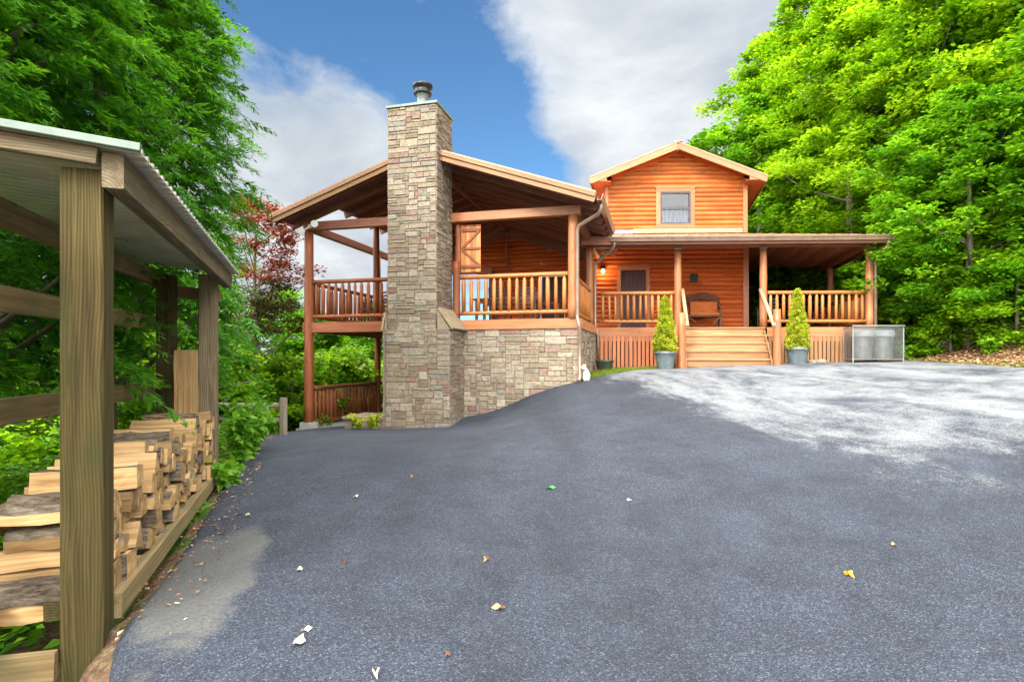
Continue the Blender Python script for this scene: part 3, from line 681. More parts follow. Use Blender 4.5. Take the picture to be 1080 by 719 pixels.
# ---- right wing: deck, steps, skirts
def f(b):
    i = 0
    while i*.145 < 11: b.box(-.4 if i*.145 < 2.5 else 4.4, 7.22, .01+i*.145, .148+i*.145, .78, .82, Rr); i += 1
part('porch_floor', 'dark_stain', house, f)
part('deck_fascia', 'fascia_wood', house, lambda b: (b.box(.02, 2.22, -.045, -.002, .58, .82, Rr), b.box(4.48, 7.24, -.045, -.002, .58, .82, Rr), b.box(7.2, 7.24, 0, 11, .58, .82, Rr)))
def slats(b, u0, u1, z0, z1, pitch=.105, w=.082, T=Rr, v=-.02):
    n = int((u1-u0)/pitch)
    for i in range(n): a = u0+(u1-u0)*i/n; b.box(a, a+w, v-.02, v, z0+random.uniform(-.01, .01), z1, T)
    b.box(u0, u1, v+.002, v+.03, z1-.12, z1, T); b.box(u0, u1, v+.002, v+.03, z0+.12, z0+.2, T)
part('skirt', 'skirt_wood', house, lambda b: slats(b, .03, 2.2, -.50, .578), label='red-brown slatted skirt under the left of the small porch')
part('skirt', 'step_wood', house, lambda b: slats(b, 4.52, 7.2, -.30, .578), label='paler slatted skirt right of the steps')
part('skirt', 'step_wood', house, lambda b: slats(b, 0.02, 10.8, -.4, .578, T=lambda x, y, z: Rr(7.2-y*1.0, x, z)))
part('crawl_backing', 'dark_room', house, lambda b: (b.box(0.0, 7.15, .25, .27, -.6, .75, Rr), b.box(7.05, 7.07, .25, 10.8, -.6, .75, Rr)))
stairs = part('stairs', 'step_wood', house, lambda b: (b.box(2.30, 2.34, -1.12, -.05, -.3, .75, Rr) if False else None, [b.slab([Rr(u, -1.10, -.3), Rr(u, -1.10, -.04), Rr(u, -.05, .78), Rr(u, -.05, -.3)], V3(1, 0, 0), .04) for u in (2.31, 4.38)]))
for i in range(5):
    zt = .82-.206*i; v = -.23*i
    part('riser', 'step_wood', stairs, lambda b: b.box(2.32, 4.41, v-.05-.0, v-.028, zt-.206, zt-.042, Rr))
    part('tread', 'step_wood', stairs, lambda b: b.box(2.29, 4.44, v-.085, v+.16 if i else v-.004, zt-.038, zt, Rr))
for u, lab in ((2.22, 'log newel post at the left foot of the steps'), (4.53, 'log newel post at the right foot of the steps')):
    part('newel_post', 'log_orange', stairs, lambda b: b.log(Rr(u, -1.08, -.5), Rr(u, -1.08, 1.20 if u > 3 else 1.12), .095, .088, 16), label=lab)
part('handrail', 'pale_wood', stairs, lambda b: b.log(Rr(4.30, -.08, 1.80), Rr(4.46, -1.15, .78), .045, .05, 12, n=4))
part('handrail', 'pale_wood', stairs, lambda b: b.log(Rr(2.29, -.08, 1.80), Rr(2.36, -1.15, .78), .045, .05, 12, n=4))
for (u, v) in ((2.17, .05), (4.40, .05), (7.13, .05)):
    post(u, v, .82 if u > 3 else -.3, 2.90, .095, 'log_orange', T=Rr)
    part('post_bracket', 'galvanized', house, lambda b: b.box(u-.10, u+.10, v-.10, v+.04, 2.87, 2.93, Rr))
for (u, v) in ((7.10, 3.4), (7.10, 6.7), (7.10, 10.2)): post(u, v, .82, 2.90, .095, 'log_orange', T=Rr)
railing(Rr, .12, .03, 2.07, .03, 1.73, .98, 'rail_wood', .16, label='golden log railing left of the steps')
railing(Rr, 4.50, .03, 7.03, .03, 1.73, .98, 'rail_wood', .16, label='golden log railing right of the steps')
railing(Rr, 7.11, .15, 7.11, 3.3, 1.73, .98, 'rail_wood', .17)
railing(Rr, 7.11, 3.5, 7.11, 6.6, 1.73, .98, 'rail_wood', .17)
part('porch_beam', 'rafter_wood', house, lambda b: (b.beam(Rr(-.2, .05, 2.99), Rr(7.2, .05, 2.99), .12, .12), b.beam(Rr(7.12, .1, 2.99), Rr(7.12, 10.8, 2.99), .12, .12)))
# hipped porch roof with plank ceiling
C1, W1 = (7.40, -.52), (4.32, 2.52); EH, WH = 3.08, 3.78
def zp(u, v):   # height of the porch roof plane
    a = (v-C1[1])/(W1[1]-C1[1]); c = (C1[0]-u)/(C1[0]-W1[0]); return EH+(WH-EH)*min(a, c)
def f(b):
    for (off, th) in ((0.0, .03),):
        b.slab([Rr(-.3, -.56, EH), Rr(7.44, -.56, EH), Rr(4.32, 2.5, WH), Rr(-.3, 2.5, WH)], V3(0, 0, 1), th)
        b.slab([Rr(7.44, -.56, EH), Rr(7.44, 11, EH), Rr(4.32, 11, WH), Rr(4.32, 2.5, WH)], V3(0, 0, 1), th)
        u = .7
        while u < 7.3:
            ve = min(2.5, C1[1]+(W1[1]-C1[1])*(C1[0]-u)/(C1[0]-W1[0])); b.beam(Rr(u, -.56, EH+.04), Rr(u, ve, zp(u, ve)+.04), .03, .02); u += .3
part('porch_roof', 'roof_metal', house, f, label='tan metal porch roof over the steps')
def f(b):
    n = 20
    for i in range(n):      # front ceiling boards run side to side
        v0, v1 = -.50+3.0*i/n, -.50+3.0*(i+1)/n-.004
        u0 = 7.38-(v0+.5)*1.02; u1 = 7.38-(v1+.5)*1.02
        z0 = EH+(WH-EH)*(v0+.52)/3.04-.035; z1 = EH+(WH-EH)*(v1+.52)/3.04-.035
        b.slab([Rr(-.3, v0, z0), Rr(u0, v0, z0), Rr(u1, v1, z1), Rr(-.3, v1, z1)], V3(0, 0, 1), .018)
    for i in range(n):      # side ceiling boards run front to back
        u0, u1 = 7.38-3.06*i/n, 7.38-3.06*(i+1)/n+.004
        v0 = -.48+3.0*i/n; v1 = -.48+3.0*(i+1)/n
        z0 = EH+(WH-EH)*i/n-.035; z1 = EH+(WH-EH)*(i+1)/n-.035
        b.slab([Rr(u0, v0, z0), Rr(u0, 10.9, z0), Rr(u1, 10.9, z1), Rr(u1, v1, z1)], V3(0, 0, 1), .018)
part('porch_ceiling', 'ceiling_wood', house, f)
part('porch_eave_board', 'rafter_wood', house, lambda b: (b.box(-.3, 7.38, -.555, -.525, EH-.17, EH-.005, Rr), b.box(7.38, 7.41, -.52, 10.9, EH-.17, EH-.005, Rr)))
part('gutter', 'gutter_brown', house, lambda b: gutter(b, Rr(.45, -.56, EH+.01), Rr(7.46, -.56, EH+.01), nF), label='long brown gutter over the small porch')
part('gutter', 'gutter_brown', house, lambda b: gutter(b, Rr(7.42, -.56, EH), Rr(7.42, 10.9, EH), V3(1, 0, 0)))
part('downspout', 'downspout_metal', house, lambda b: spout(b, [Rr(7.38, -.60, EH-.08), Rr(7.38, -.58, 2.85), Rr(7.28, -.02, 2.62), Rr(7.27, 0, 2.5), Rr(7.27, 0, -.1)]))
# lower wall and gable wall
WV = 2.52
RW = lambda a, v, z: Rr(a, WV+v, z)
def rgz(u): return 6.42-abs(u-2.24)*.39
def f(b): siding(b, RW, -.45, 4.30, .82, WH-.06, holes=[(.50, 1.30, .82, 2.72)])
part('front_wall', 'porch_siding', house, f, label='red-orange log wall under the small porch')
def f(b): siding(b, RW, .12, 4.30, WH+.02, 6.3, lambda z: (2.24-(6.3-z)/.39, 2.24+(6.3-z)/.39), holes=[(1.62, 2.74, 4.02, 5.20)])
part('gable_wall', 'siding_wood', house, f, label='bright orange log gable wall with a window')
def f(b):
    siding(b, lambda a, v, z: Rr(4.30-v, a, z), WV, 10.5, .82, 5.45, flip=1)
    siding(b, lambda a, v, z: Rr(.12+v, a, z), WV, 10.5, 3.0, 5.45, flip=1)
part('side_wall', 'siding_wood', house, f)
part('rear_wall', 'siding_wood', house, lambda b: b.box(.12, 4.30, 10.4, 10.45, .0, 5.5, Rr))
for a_, b_ in ((4.22, 4.35), (.02, .14)): part('corner_board', 'fascia_wood', house, lambda b: b.box(a_, b_, WV-.075, WV+.02, WH+.05, 5.48, Rr))
part('corner_board', 'log_orange', house, lambda b: b.beam(Rr(4.30, WV-.04, .82), Rr(4.30, WV-.04, WH-.06), .16, .12))
part('base_trim', 'pale_wood', house, lambda b: b.box(.9, 4.2, WV-.07, WV-.042, WH+.06, WH+.19, Rr))
part('base_flashing', 'galvanized', house, lambda b: b.box(.16, .9, WV-.065, WV-.042, WH+.04, WH+.16, Rr))
# gable roof
GV0, GV1 = 2.0, 10.7
def f(b):
    for e in (-.40, 4.88):
        s = 1 if e > 2 else -1
        b.slab([Rr(e, GV0-.03, rgz(e)), Rr(2.24, GV0-.03, rgz(2.24)), Rr(2.24, GV1, rgz(2.24)), Rr(e, GV1, rgz(e))], V3(0, 0, 1), .03)
        v = GV0
        while v < GV1: b.beam(Rr(e, v, rgz(e)+.04), Rr(2.24, v, rgz(2.24)+.04), .03, .02); v += .3
    b.beam(Rr(2.24, GV0-.04, 6.455), Rr(2.24, GV1, 6.455), .25, .03)
part('roof', 'roof_metal', house, f, label='tan metal roof of the upper gable')
def f(b):
    for e in (-.37, 4.85):
        b.beam(Rr(e, GV0, rgz(e)-.09), Rr(2.24, GV0, rgz(2.24)-.09), .04, .18)
    for s, e in ((1, 4.85), (-1, -.37)):     # boxed eave return
        b.slab([Rr(e, GV0-.005, 5.18+.12), Rr(e-s*.50, GV0-.005, 5.18+.12), Rr(e-s*.50, GV0-.005, rgz(e-s*.5)-.15), Rr(e, GV0-.005, rgz(e)-.1)], V3(0, 1, 0), .03)
        b.beam(Rr(e, GV0, rgz(e)-.07), Rr(e, GV1, rgz(e)-.07), .03, .16)
    b.beam(Rr(2.24, GV0-.03, 6.34), Rr(2.24, GV0-.03, 6.18), .2, .02, up=(1, 0, 0))
part('rake_board', 'rake_wood', house, f)
def f(b):
    for s, e in ((1, 4.84), (-1, -.36)):
        u1 = 4.24 if s > 0 else .24
        b.slab([Rr(e, GV0+.03, 5.30), Rr(u1, GV0+.03, 5.30), Rr(u1, GV1, 5.30), Rr(e, GV1, 5.30)], V3(0, 0, 1), .015)
        b.slab([Rr(e, GV0+.03, rgz(e)-.03), Rr(2.24, GV0+.03, rgz(2.24)-.03), Rr(2.24, WV+.02, rgz(2.24)-.03), Rr(e, WV+.02, rgz(e)-.03)], V3(0, 0, 1), .015)
        b.beam(Rr(u1, WV-.05, rgz(u1)-.10), Rr(2.24, WV-.05, rgz(2.24)-.10), .03, .14)
part('soffit', 'porch_siding', house, f)
# gable window
u0, u1, z0, z1 = 1.62, 2.74, 4.02, 5.20
def fr(b, T, a0, a1, c0, c1, w, v0, v1, horns=0):
    b.box(a0, a1, v0, v1, c1-w, c1, T); b.box(a0, a1, v0, v1, c0, c0+w, T); b.box(a0, a0+w, v0, v1, c0+w, c1-w, T); b.box(a1-w, a1, v0, v1, c0+w, c1-w, T)
win = part('window', 'fascia_wood', house, lambda b: (fr(b, Rr, u0-.03, u1+.03, z0-.04, z1+.02, .13, WV-.075, WV+.01), b.box(u0-.06, u1+.06, WV-.09, WV+.01, z1+.02, z1+.06, Rr)), label='small double-hung window in the upper gable')
part('frame', 'window_frame', win, lambda b: (fr(b, Rr, u0+.10, u1-.10, z0+.09, z1-.11, .05, WV-.05, WV+.02), b.box(u0+.135, u1-.135, WV-.055, WV+.0, 4.56, 4.63, Rr)))
part('pane', 'glass', win, lambda b: (b.box(u0+.135, u1-.135, WV-.018, WV-.014, 4.63, z1-.145, Rr), b.box(u0+.135, u1-.135, WV-.018, WV-.014, z0+.125, 4.58, Rr)))
def f(b):
    n = 40; A = u0+.1; B = u1-.1
    for i in range(n):
        a = A+(B-A)*i/n; c = A+(B-A)*(i+1)/n
        va = WV+.08+.05*math.sin(i*1.3); vb = WV+.08+.05*math.sin((i+1)*1.3)
        b.add([Rr(a, va, z0), Rr(c, vb, z0), Rr(c, vb, 4.60), Rr(a, va, 4.60)], [(0, 1, 2, 3)], smooth=True)
part('curtain', 'curtain', win, f)
part('room_backing', 'dark_room', win, lambda b: b.box(u0-.1, u1+.1, WV+.5, WV+.52, z0-.1, z1+.1, Rr))
# porch door
dr = part('door', 'door_paint', house, lambda b: [b.box(.53+i*.125, .65+i*.125, WV-.02, WV+.02, .84, 2.68, Rr) for i in range(6)], label='dark plank front door')
part('frame', 'log_orange', dr, lambda b: (b.box(.40, .52, WV-.07, WV, .84, 2.78, Rr), b.box(1.28, 1.40, WV-.07, WV, .84, 2.78, Rr), b.box(.40, 1.40, WV-.08, WV, 2.70, 2.83, Rr)))
part('handle', 'black_metal', dr, lambda b: b.tube([Rr(1.2, WV-.03, 1.85), Rr(1.2, WV-.08, 1.85)], .025, 10))
part('wall_plaque', 'black_metal', house, lambda b: (b.box(2.62, 2.86, WV-.085, WV-.045, 2.34, 2.58, Rr), b.box(2.67, 2.81, WV-.10, WV-.085, 2.39, 2.53, Rr)))
part('side_window', 'black_metal', house, lambda b: b.box(-.02, .0, 0, .01, 3, 3.01, Rr)) if False else None
# wall lamp, lit
lc = Rr(-.02, WV-.16, 2.66)
lamp = part('wall_lamp', 'black_metal', house, lambda b: (b.box(-.08, .04, WV-.06, WV-.03, 2.66, 2.86, Rr), b.tube([Rr(-.02, WV-.06, 2.82), Rr(-.02, WV-.16, 2.84), Rr(-.02, WV-.16, 2.78)], .012, 8), b.lathe(lc+V3(0, 0, .06), [(.09, 0), (.06, .05), (.02, .08)], 16)), label='small lit wall lamp left of the front door')
part('bulb', 'bulb', lamp, lambda b: b.lathe(lc, [(.01, -.06), (.045, -.04), (.055, 0), (.04, .04), (.02, .06)], 16))
pl = bpy.data.lights.new('porch_lamp_light', 'POINT'); pl.energy = 9; pl.color = (1, .6, .28); pl.shadow_soft_size = .06
plo = bpy.data.objects.new('porch_lamp_light', pl); col.objects.link(plo); plo.location = lc+V3(-.0, -.12, -.02)

# patio under the left porch
patio = MB()
patio.slab([L(6.75, -.12, -1.80), L(4.0, -.12, -1.80), L(4.0, 3.6, -1.80), L(6.75, 3.6, -1.80)], V3(0, 0, 1), .13)
patio.build('patio', 'concrete', None, kind='structure')
bl = MB(); stone_panel(bl, L(4.95, -.95, -2.0), -eL, nF, .93, .70, seed=21); stone_panel(bl, L(4.95, -.2, -2.0), -dL, -nRt, .75, .70, seed=22)
ledge = bl.build('stone_planter', ['stone', 'mortar'], None, label='low stone planter box with a slab top beside the chimney foot', cat='planter')
bl = MB(); bl.slab([L(5.0, -1.0, -1.30), L(4.03, -1.0, -1.30), L(4.03, .0, -1.30), L(5.0, .0, -1.30)], V3(0, 0, 1), .05)
bo = bl.build('top_slab', 'stone_cap', None); bo.parent = ledge; bo.location = Vector(bo.location)-Vector(ledge.location)

# ------------------------------------------------------------------ furniture on the porches
def chair(name, T, t, v, face, mat, label, zf=.84, s=1.0, back=.95):
    ca, sa = math.cos(face), math.sin(face)
    def W(x, y, z): return T(t+(x*ca-y*sa)*s, v+(x*sa+y*ca)*s, zf+z*s)
    o = empty(name, tuple(W(0, 0, 0)), label, 'chair')
    part('seat', mat, o, lambda b: [b.beam(W(-.22, -.2+i*.09, .44), W(.22, -.2+i*.09, .44), .075, .02) for i in range(5)])
    for x in (-.2, .2):
        part('leg', mat, o, lambda b: b.beam(W(x, -.2, 0), W(x, -.2, .62), .04, .04)); part('leg', mat, o, lambda b: b.beam(W(x, .22, 0), W(x, .30, back), .04, .04))
        part('arm', mat, o, lambda b: b.beam(W(x*1.15, -.24, .63), W(x*1.15, .25, .63), .06, .02))
    part('backrest', mat, o, lambda b: [b.beam(W(-.19, .23+.02*i, .54+.095*i), W(.19, .23+.02*i, .54+.095*i), .02, .06) for i in range(5)])
    return o
def table(T, t, v, w, d, h, mat, label, zf=.84):
    o = empty('patio_table', tuple(T(t, v, zf)), label, 'table')
    part('tabletop', mat, o, lambda b: [b.box(t-w/2, t+w/2, v-d/2+i*d/6+.004, v-d/2+(i+1)*d/6-.004, zf+h-.04, zf+h, T) for i in range(6)])
    for x in (-1, 1):
        for y in (-1, 1): part('leg', mat, o, lambda b: b.beam(T(t+x*(w/2-.1), v+y*(d/2-.1), zf), T(t+x*(w/2-.1), v+y*(d/2-.1), zf+h-.04), .07, .07))
    part('apron', mat, o, lambda b: (b.box(t-w/2+.08, t+w/2-.08, v-d/2+.08, v-d/2+.11, zf+h-.14, zf+h-.042, T), b.box(t-w/2+.08, t+w/2-.08, v+d/2-.11, v+d/2-.08, zf+h-.14, zf+h-.042, T)))
    return o
table(L, 2.35, 2.9, 1.7, .9, .76, 'log_orange', 'wooden dining table behind the railing of the big porch')
chair('porch_chair', L, 1.55, 2.15, math.pi, 'patio_plastic', 'dark slatted chair nearest the porch corner, in front of the table')
chair('porch_chair', L, 2.3, 2.1, math.pi+.1, 'patio_plastic', 'dark slatted chair in front of the middle of the porch table')
chair('porch_chair', L, 1.2, 3.0, -math.pi/2, 'dark_stain', 'brown slatted chair at the right end of the porch table')
chair('porch_chair', L, 5.6, 1.6, .6, 'patio_plastic', 'dark slatted chair behind the balcony railing left of the chimney')
chair('porch_chair', Rr, 4.95, 2.6, -.4, 'black_metal', 'black chair on the right porch beyond the wall corner', zf=.82, s=1.1)
# rustic twig bench
bench = empty('twig_bench', tuple(Rr(2.98, 1.9, .82)), 'rustic twig bench with an arched back and orange cushion against the porch wall', 'bench')
def BW(x, y, z): return Rr(2.98+x, 1.9+y, .82+z)
for x in (-.48, .48):
    part('leg', 'twig', bench, lambda b: b.tube([BW(x, -.22, 0), BW(x*1.02, -.22, .32), BW(x, -.21, .66)], [.04, .035, .035], 8, wob=.1))
    part('leg', 'twig', bench, lambda b: b.tube([BW(x, .22, 0), BW(x*1.03, .24, .5), BW(x, .27, .95)], [.04, .035, .03], 8, wob=.1))
    part('arm', 'twig', bench, lambda b: b.tube([BW(x, .24, .68), BW(x*1.05, 0, .70), BW(x, -.26, .66)], [.03, .035, .03], 8, wob=.1))
part('seat', 'twig', bench, lambda b: ([b.tube([BW(-.5, -.24+i*.08, .42), BW(.5, -.24+i*.08, .42)], .032, 8, wob=.1) for i in range(6)], b.tube([BW(-.46, -.24, .40), BW(-.2, -.24, .2)], .02, 8), b.tube([BW(.46, -.24, .40), BW(.25, -.24, .15)], .025, 8)))
def f(b):
    for k in range(3):
        pts = [BW(x, .26+.01*k, .84+.07*k+.16*(1-(x/.5)**2)+random.uniform(-.015, .015)) for x in np.linspace(-.5, .5, 9)]
        b.tube(pts, .022, 8, wob=.15)
    for x in np.linspace(-.36, .36, 7): b.tube([BW(x, .25, .44), BW(x+random.uniform(-.03, .03), .27, 1.0+.12*(1-(x/.5)**2))], .014, 6)
    for x in np.linspace(-.4, .45, 9): b.tube([BW(x, .27, .98), BW(x+random.uniform(-.06, .06), .27, 1.12+random.uniform(0, .1))], [.01, .004], 5)
part('backrest', 'twig', bench, f)
part('cushion', 'cushion', bench, lambda b: (b.beam(BW(-.38, .20, .68), BW(.40, .20, .68), .09, .40, ch=.03), b.beam(BW(-.42, 0, .48), BW(.42, 0, .48), .40, .08, ch=.03)))

# ------------------------------------------------------------------ leaves
def leaf_quads(P, D, Nn, ln, wd, fold=.25):
    """rhombic folded leaves: P base, D direction, Nn normal, arrays (n,3); returns verts (4n,3), faces (2n,3)"""
    n = len(P); S = np.cross(D, Nn); S /= np.linalg.norm(S, axis=1, keepdims=True)+1e-9
    mid = P+D*(ln*.45)[:, None]; lift = Nn*(wd*fold)[:, None]
    v = np.stack([P, mid+S*(wd*.5)[:, None]+lift, P+D*ln[:, None], mid-S*(wd*.5)[:, None]+lift], 1).reshape(-1, 3)
    i = np.arange(n)*4; f_ = np.concatenate([np.stack([i, i+1, i+2], 1), np.stack([i, i+2, i+3], 1)])
    return v, f_
def np_mesh(name, v, f_, mat, tint):
    me = bpy.data.meshes.new(name); me.vertices.add(len(v)); me.vertices.foreach_set('co', v.astype(np.float32).ravel())
    nf = len(f_); me.loops.add(nf*3); me.loops.foreach_set('vertex_index', f_.astype(np.int32).ravel())
    me.polygons.add(nf); me.polygons.foreach_set('loop_start', np.arange(0, nf*3, 3, dtype=np.int32)); me.polygons.foreach_set('loop_total', np.full(nf, 3, dtype=np.int32))
    me.materials.append(M[mat]); me.update(calc_edges=True)
    a = me.attributes.new('tint', 'FLOAT', 'POINT'); a.data.foreach_set('value', tint.astype(np.float32)); return me
def rdir(n, r): d = r.normal(size=(n, 3)); return d/np.linalg.norm(d, axis=1, keepdims=True)
def foliage(name, centers, rad, per, ln, wd, mat, r, flat=.42, up=1.25, droop=.25, outdir=None, tint_c=None, tspread=.22):
    nC = len(centers); n = nC*per; idx = np.repeat(np.arange(nC), per)
    off = rdir(n, r)*(r.random(n)**.45)[:, None]*rad[idx][:, None]; off[:, 2] *= flat
    P = centers[idx]+off
    Nn = rdir(n, r)*.75+np.array([0, 0, up]); Nn /= np.linalg.norm(Nn, axis=1, keepdims=True)
    D = rdir(n, r)+(outdir[idx] if outdir is not None else 0)*.9; D[:, 2] -= droop; D -= Nn*(D*Nn).sum(1, keepdims=True); D /= np.linalg.norm(D, axis=1, keepdims=True)+1e-9
    s = r.uniform(.65, 1.25, n); v, f_ = leaf_quads(P, D, Nn, ln*s, wd*s)
    t0 = (tint_c if tint_c is not None else r.uniform(.12, .88, nC))[idx]+r.normal(0, tspread, n); t = np.repeat(np.clip(t0, 0, 1), 4)
    return np_mesh(name, v, f_, mat, t)
def crown_centers(r, n, R_, h0, h1, shape='oval', gap=.5):
    """spray centres in layers along limbs; uneven radius by direction"""
    ph = r.uniform(0, 6.28, 6); out = []
    while len(out) < n:
        th = r.uniform(0, 2*math.pi); q = r.random(); z = h0+(h1-h0)*q
        if shape == 'oval': rr = math.sin(math.pi*min(.98, .12+q*.86))**.7
        elif shape == 'cone': rr = (1-q)**.75*.95+.08
        elif shape == 'broad': rr = math.sin(math.pi*min(.98, .25+q*.73))**.6
        lob = 1+.22*math.sin(3*th+ph[0]+q*5)+.15*math.sin(5*th+ph[1]-q*9)+.12*math.sin(q*22+ph[2]+2*th)
        rad = R_*rr*lob*(r.random()**.38)
        if mnoise.noise(Vector((math.cos(th)*rad*.9+ph[3], math.sin(th)*rad*.9, z*.8))) < -.18*gap: continue
        out.append((rad*math.cos(th), rad*math.sin(th), z))
    return np.array(out)
def trunk_mesh(name, Hh, r0, cents, r, limbs=26, lean=.04):
    b = MB(); pts = []; x = y = 0; k = 9
    for i in range(k+1):
        pts.append((x, y, -.6+(Hh+.6)*i/k)); x += r.uniform(-lean, lean)*Hh/8; y += r.uniform(-lean, lean)*Hh/8
    b.tube(pts, [r0*(1.25 if i == 0 else 1)*(1-.9*i/k)+.015 for i in range(k+1)], 10, wob=.06)
    pa = np.array(pts)
    for c in cents[r.choice(len(cents), min(limbs, len(cents)), replace=False)]:
        zb = max(.15*Hh, c[2]-.55*np.hypot(c[0], c[1])-.3); j = np.interp(zb, pa[:, 2], np.arange(k+1)); p0 = np.array([np.interp(zb, pa[:, 2], pa[:, 0]), np.interp(zb, pa[:, 2], pa[:, 1]), zb])
        m = (p0+c)/2+np.array([0, 0, -.08*np.hypot(c[0], c[1])]); rb = max(.018, r0*(1-zb/Hh)*.42)
        b.tube([p0, m, c], [rb, rb*.6, .012], 6, cap=False)
    return b
def make_tree(name, seed, R_, h0, h1, r0, nC, per, crad, ln, wd, mat, shape='oval', label='', cat='tree', group=None, limbs=26, gap=.5, trunk=True):
    r = np.random.default_rng(seed); random.seed(seed)
    c = crown_centers(r, nC, R_, h0, h1, shape, gap); rad = r.uniform(.6, 1.25, nC)*crad
    od = c.copy(); od[:, 2] = 0; od /= np.linalg.norm(od, axis=1, keepdims=True)+1e-6
    me = foliage(name+'_crown', c, rad, per, ln, wd, mat, r, outdir=od)
    root = empty(name, (0, 0, 0), label, cat, group)
    o = bpy.data.objects.new('crown', me); col.objects.link(o); o.parent = root
    if trunk: trunk_mesh('trunk', h1*.92, r0, c, r, limbs).build('trunk', 'bark', root)
    return root
PARK = (0, 0, 0)
protoA = make_tree('broadleaf_tree', 21, 2.9, 2.2, 11.5, .20, 340, 120, .62, .19, .12, 'leaf_bright', 'oval')
protoB = make_tree('broadleaf_tree', 22, 3.3, 1.6, 10.0, .17, 360, 115, .65, .20, .13, 'leaf_mid', 'broad')
protoC = make_tree('broadleaf_tree', 23, 2.6, 1.0, 13.5, .19, 380, 110, .6, .18, .115, 'leaf_bright', 'oval', gap=.8)
shrubA = make_tree('forest_shrub', 31, 1.25, .15, 2.3, .05, 85, 85, .42, .14, .095, 'leaf_bright', 'broad', limbs=16)
shrubB = make_tree('forest_shrub', 32, 1.1, .1, 1.9, .04, 85, 95, .40, .12, .08, 'leaf_bright', 'broad', limbs=16)
used = set()
def place(proto, x, y, label, group, s=1.0, rz=None, dz=-.1, cat='tree'):
    z = H(x, y)+dz; rz = random.uniform(0, 6.28) if rz is None else rz
    if proto.name not in used:
        used.add(proto.name); o = proto; o.location = (x, y, z); o['rootloc'] = [x, y, z]; o.rotation_euler.z = rz; o.scale = (s,)*3
    else: o = copy_tree(proto, (x, y, z), rz, None, s)
    o['label'] = label; o['group'] = group; o['category'] = cat; return o
random.seed(5)
# wood on the right bank
RT = [(12.3, 20.5, 'C', .95), (14.6, 19.0, 'A', 1.05), (16.6, 17.0, 'B', 1.1), (15.3, 14.6, 'A', .85), (18.6, 15.2, 'C', 1.0), (14.2, 11.6, 'B', .8), (17.4, 12.0, 'A', .95),
      (11.0, 25.5, 'B', 1.05), (13.6, 25.0, 'C', 1.1), (17.0, 23.5, 'A', 1.2), (20.5, 20.0, 'B', 1.25), (22.5, 16.0, 'C', 1.2), (20.8, 12.0, 'B', 1.1), (9.2, 30.0, 'B', .8), (15.0, 31.0, 'A', 1.2), (21.0, 28.0, 'C', 1.3), (26.0, 22.0, 'A', 1.3), (11.7, 14.6, 'B', .66), (24.5, 13.0, 'C', 1.3), (13.0, 17.5, 'C', .85)]
RT.sort(key=lambda q: q[0]/q[1])
for i, (x, y, k, s) in enumerate(RT):
    pr = {'A': protoA, 'B': protoB, 'C': protoC}[k]
    row = 'front row' if y < 16 else ('second row' if y < 22 else 'back row')
    same = [q for q in RT if ('front row' if q[1] < 16 else ('second row' if q[1] < 22 else 'back row')) == row]
    place(pr, x, y, '%s green tree on the right bank, %s from the left in the %s' % ({'A': 'bright', 'B': 'deeper', 'C': 'tall bright'}[k], ORD[same.index((x, y, k, s))], row), 'leafy trees on the bank right of the cabin', s)
RS = [(11.9, 13.4, 'A', .9), (12.9, 12.6, 'B', 1.0), (12.0, 11.4, 'B', .7), (12.9, 10.6, 'A', .9), (11.4, 14.8, 'B', .8), (11.6, 16.4, 'A', 1.1), (11.9, 18.4, 'B', 1.2), (13.5, 13.9, 'A', 1.4), (14.8, 12.9, 'B', 1.5), (13.2, 16.6, 'A', 1.6), (14.2, 10.2, 'B', 1.2), (12.6, 9.2, 'A', .7), (14.0, 8.6, 'A', 1.1), (11.2, 19.9, 'A', 1.2), (10.8, 22, 'B', 1.4), (9.6, 26, 'A', 1.5), (12.4, 14.6, 'A', 1.0), (13.6, 15.3, 'B', 1.7), (14.6, 14.2, 'A', 1.8), (12.9, 18.6, 'B', 1.8), (12.2, 21.5, 'A', 1.9), (15.8, 13.2, 'B', 1.9), (15.2, 11.2, 'A', 1.6), (11.5, 24.5, 'B', 1.9), (10.2, 24.0, 'A', 1.2)]
RS.sort(key=lambda q: q[0]/q[1])
for i, (x, y, k, s) in enumerate(RS):
    place(shrubA if k == 'A' else shrubB, x, y, '%s leafy shrub on the right bank, %s one counting from the porch' % ({'A': 'bright', 'B': 'darker'}[k], ORD[i]), 'shrubs along the foot of the right bank', s, cat='shrub')
# slope behind and left of the house
LT = [(-9.5, 15.5, 'B', .62), (-12.5, 17.0, 'A', .75), (-8.2, 20.5, 'B', .72), (-11.5, 22.5, 'C', .65), (-5.8, 25.0, 'B', .78), (-15.5, 21.0, 'A', .8), (-3.0, 28.0, 'A', .62), (-9.5, 29.0, 'B', 1.0), (-15, 13.0, 'B', .95), (-0.5, 30, 'B', .6), (2.6, 31, 'A', .42)]
LT.sort(key=lambda q: q[0]/q[1])
for i, (x, y, k, s) in enumerate(LT):
    place({'A': protoA, 'B': protoB, 'C': protoC}[k], x, y, 'green tree on the slope below the left porch, %s from the left' % ORD[i], 'trees on the slope beyond the left porch', s)
LS = [(-6.3, 12.2, 'A', .9), (-7.2, 11.2, 'B', 1.0), (-6.4, 11.6, 'A', .7), (-6.6, 14.2, 'B', 1.1), (-5.9, 15.2, 'A', 1.0), (-7.7, 13.2, 'A', 1.4), (-8.8, 11.9, 'B', 1.5), (-5.4, 16.9, 'A', 1.2), (-6.8, 17.2, 'B', 1.5), (-4.6, 18.8, 'B', 1.3), (-8.6, 17.9, 'A', 1.7), (-3.6, 20.6, 'A', 1.4), (-5.3, 20.8, 'A', 1.6), (-6.6, 9.4, 'B', .8)]
LS.sort(key=lambda q: q[0]/q[1])
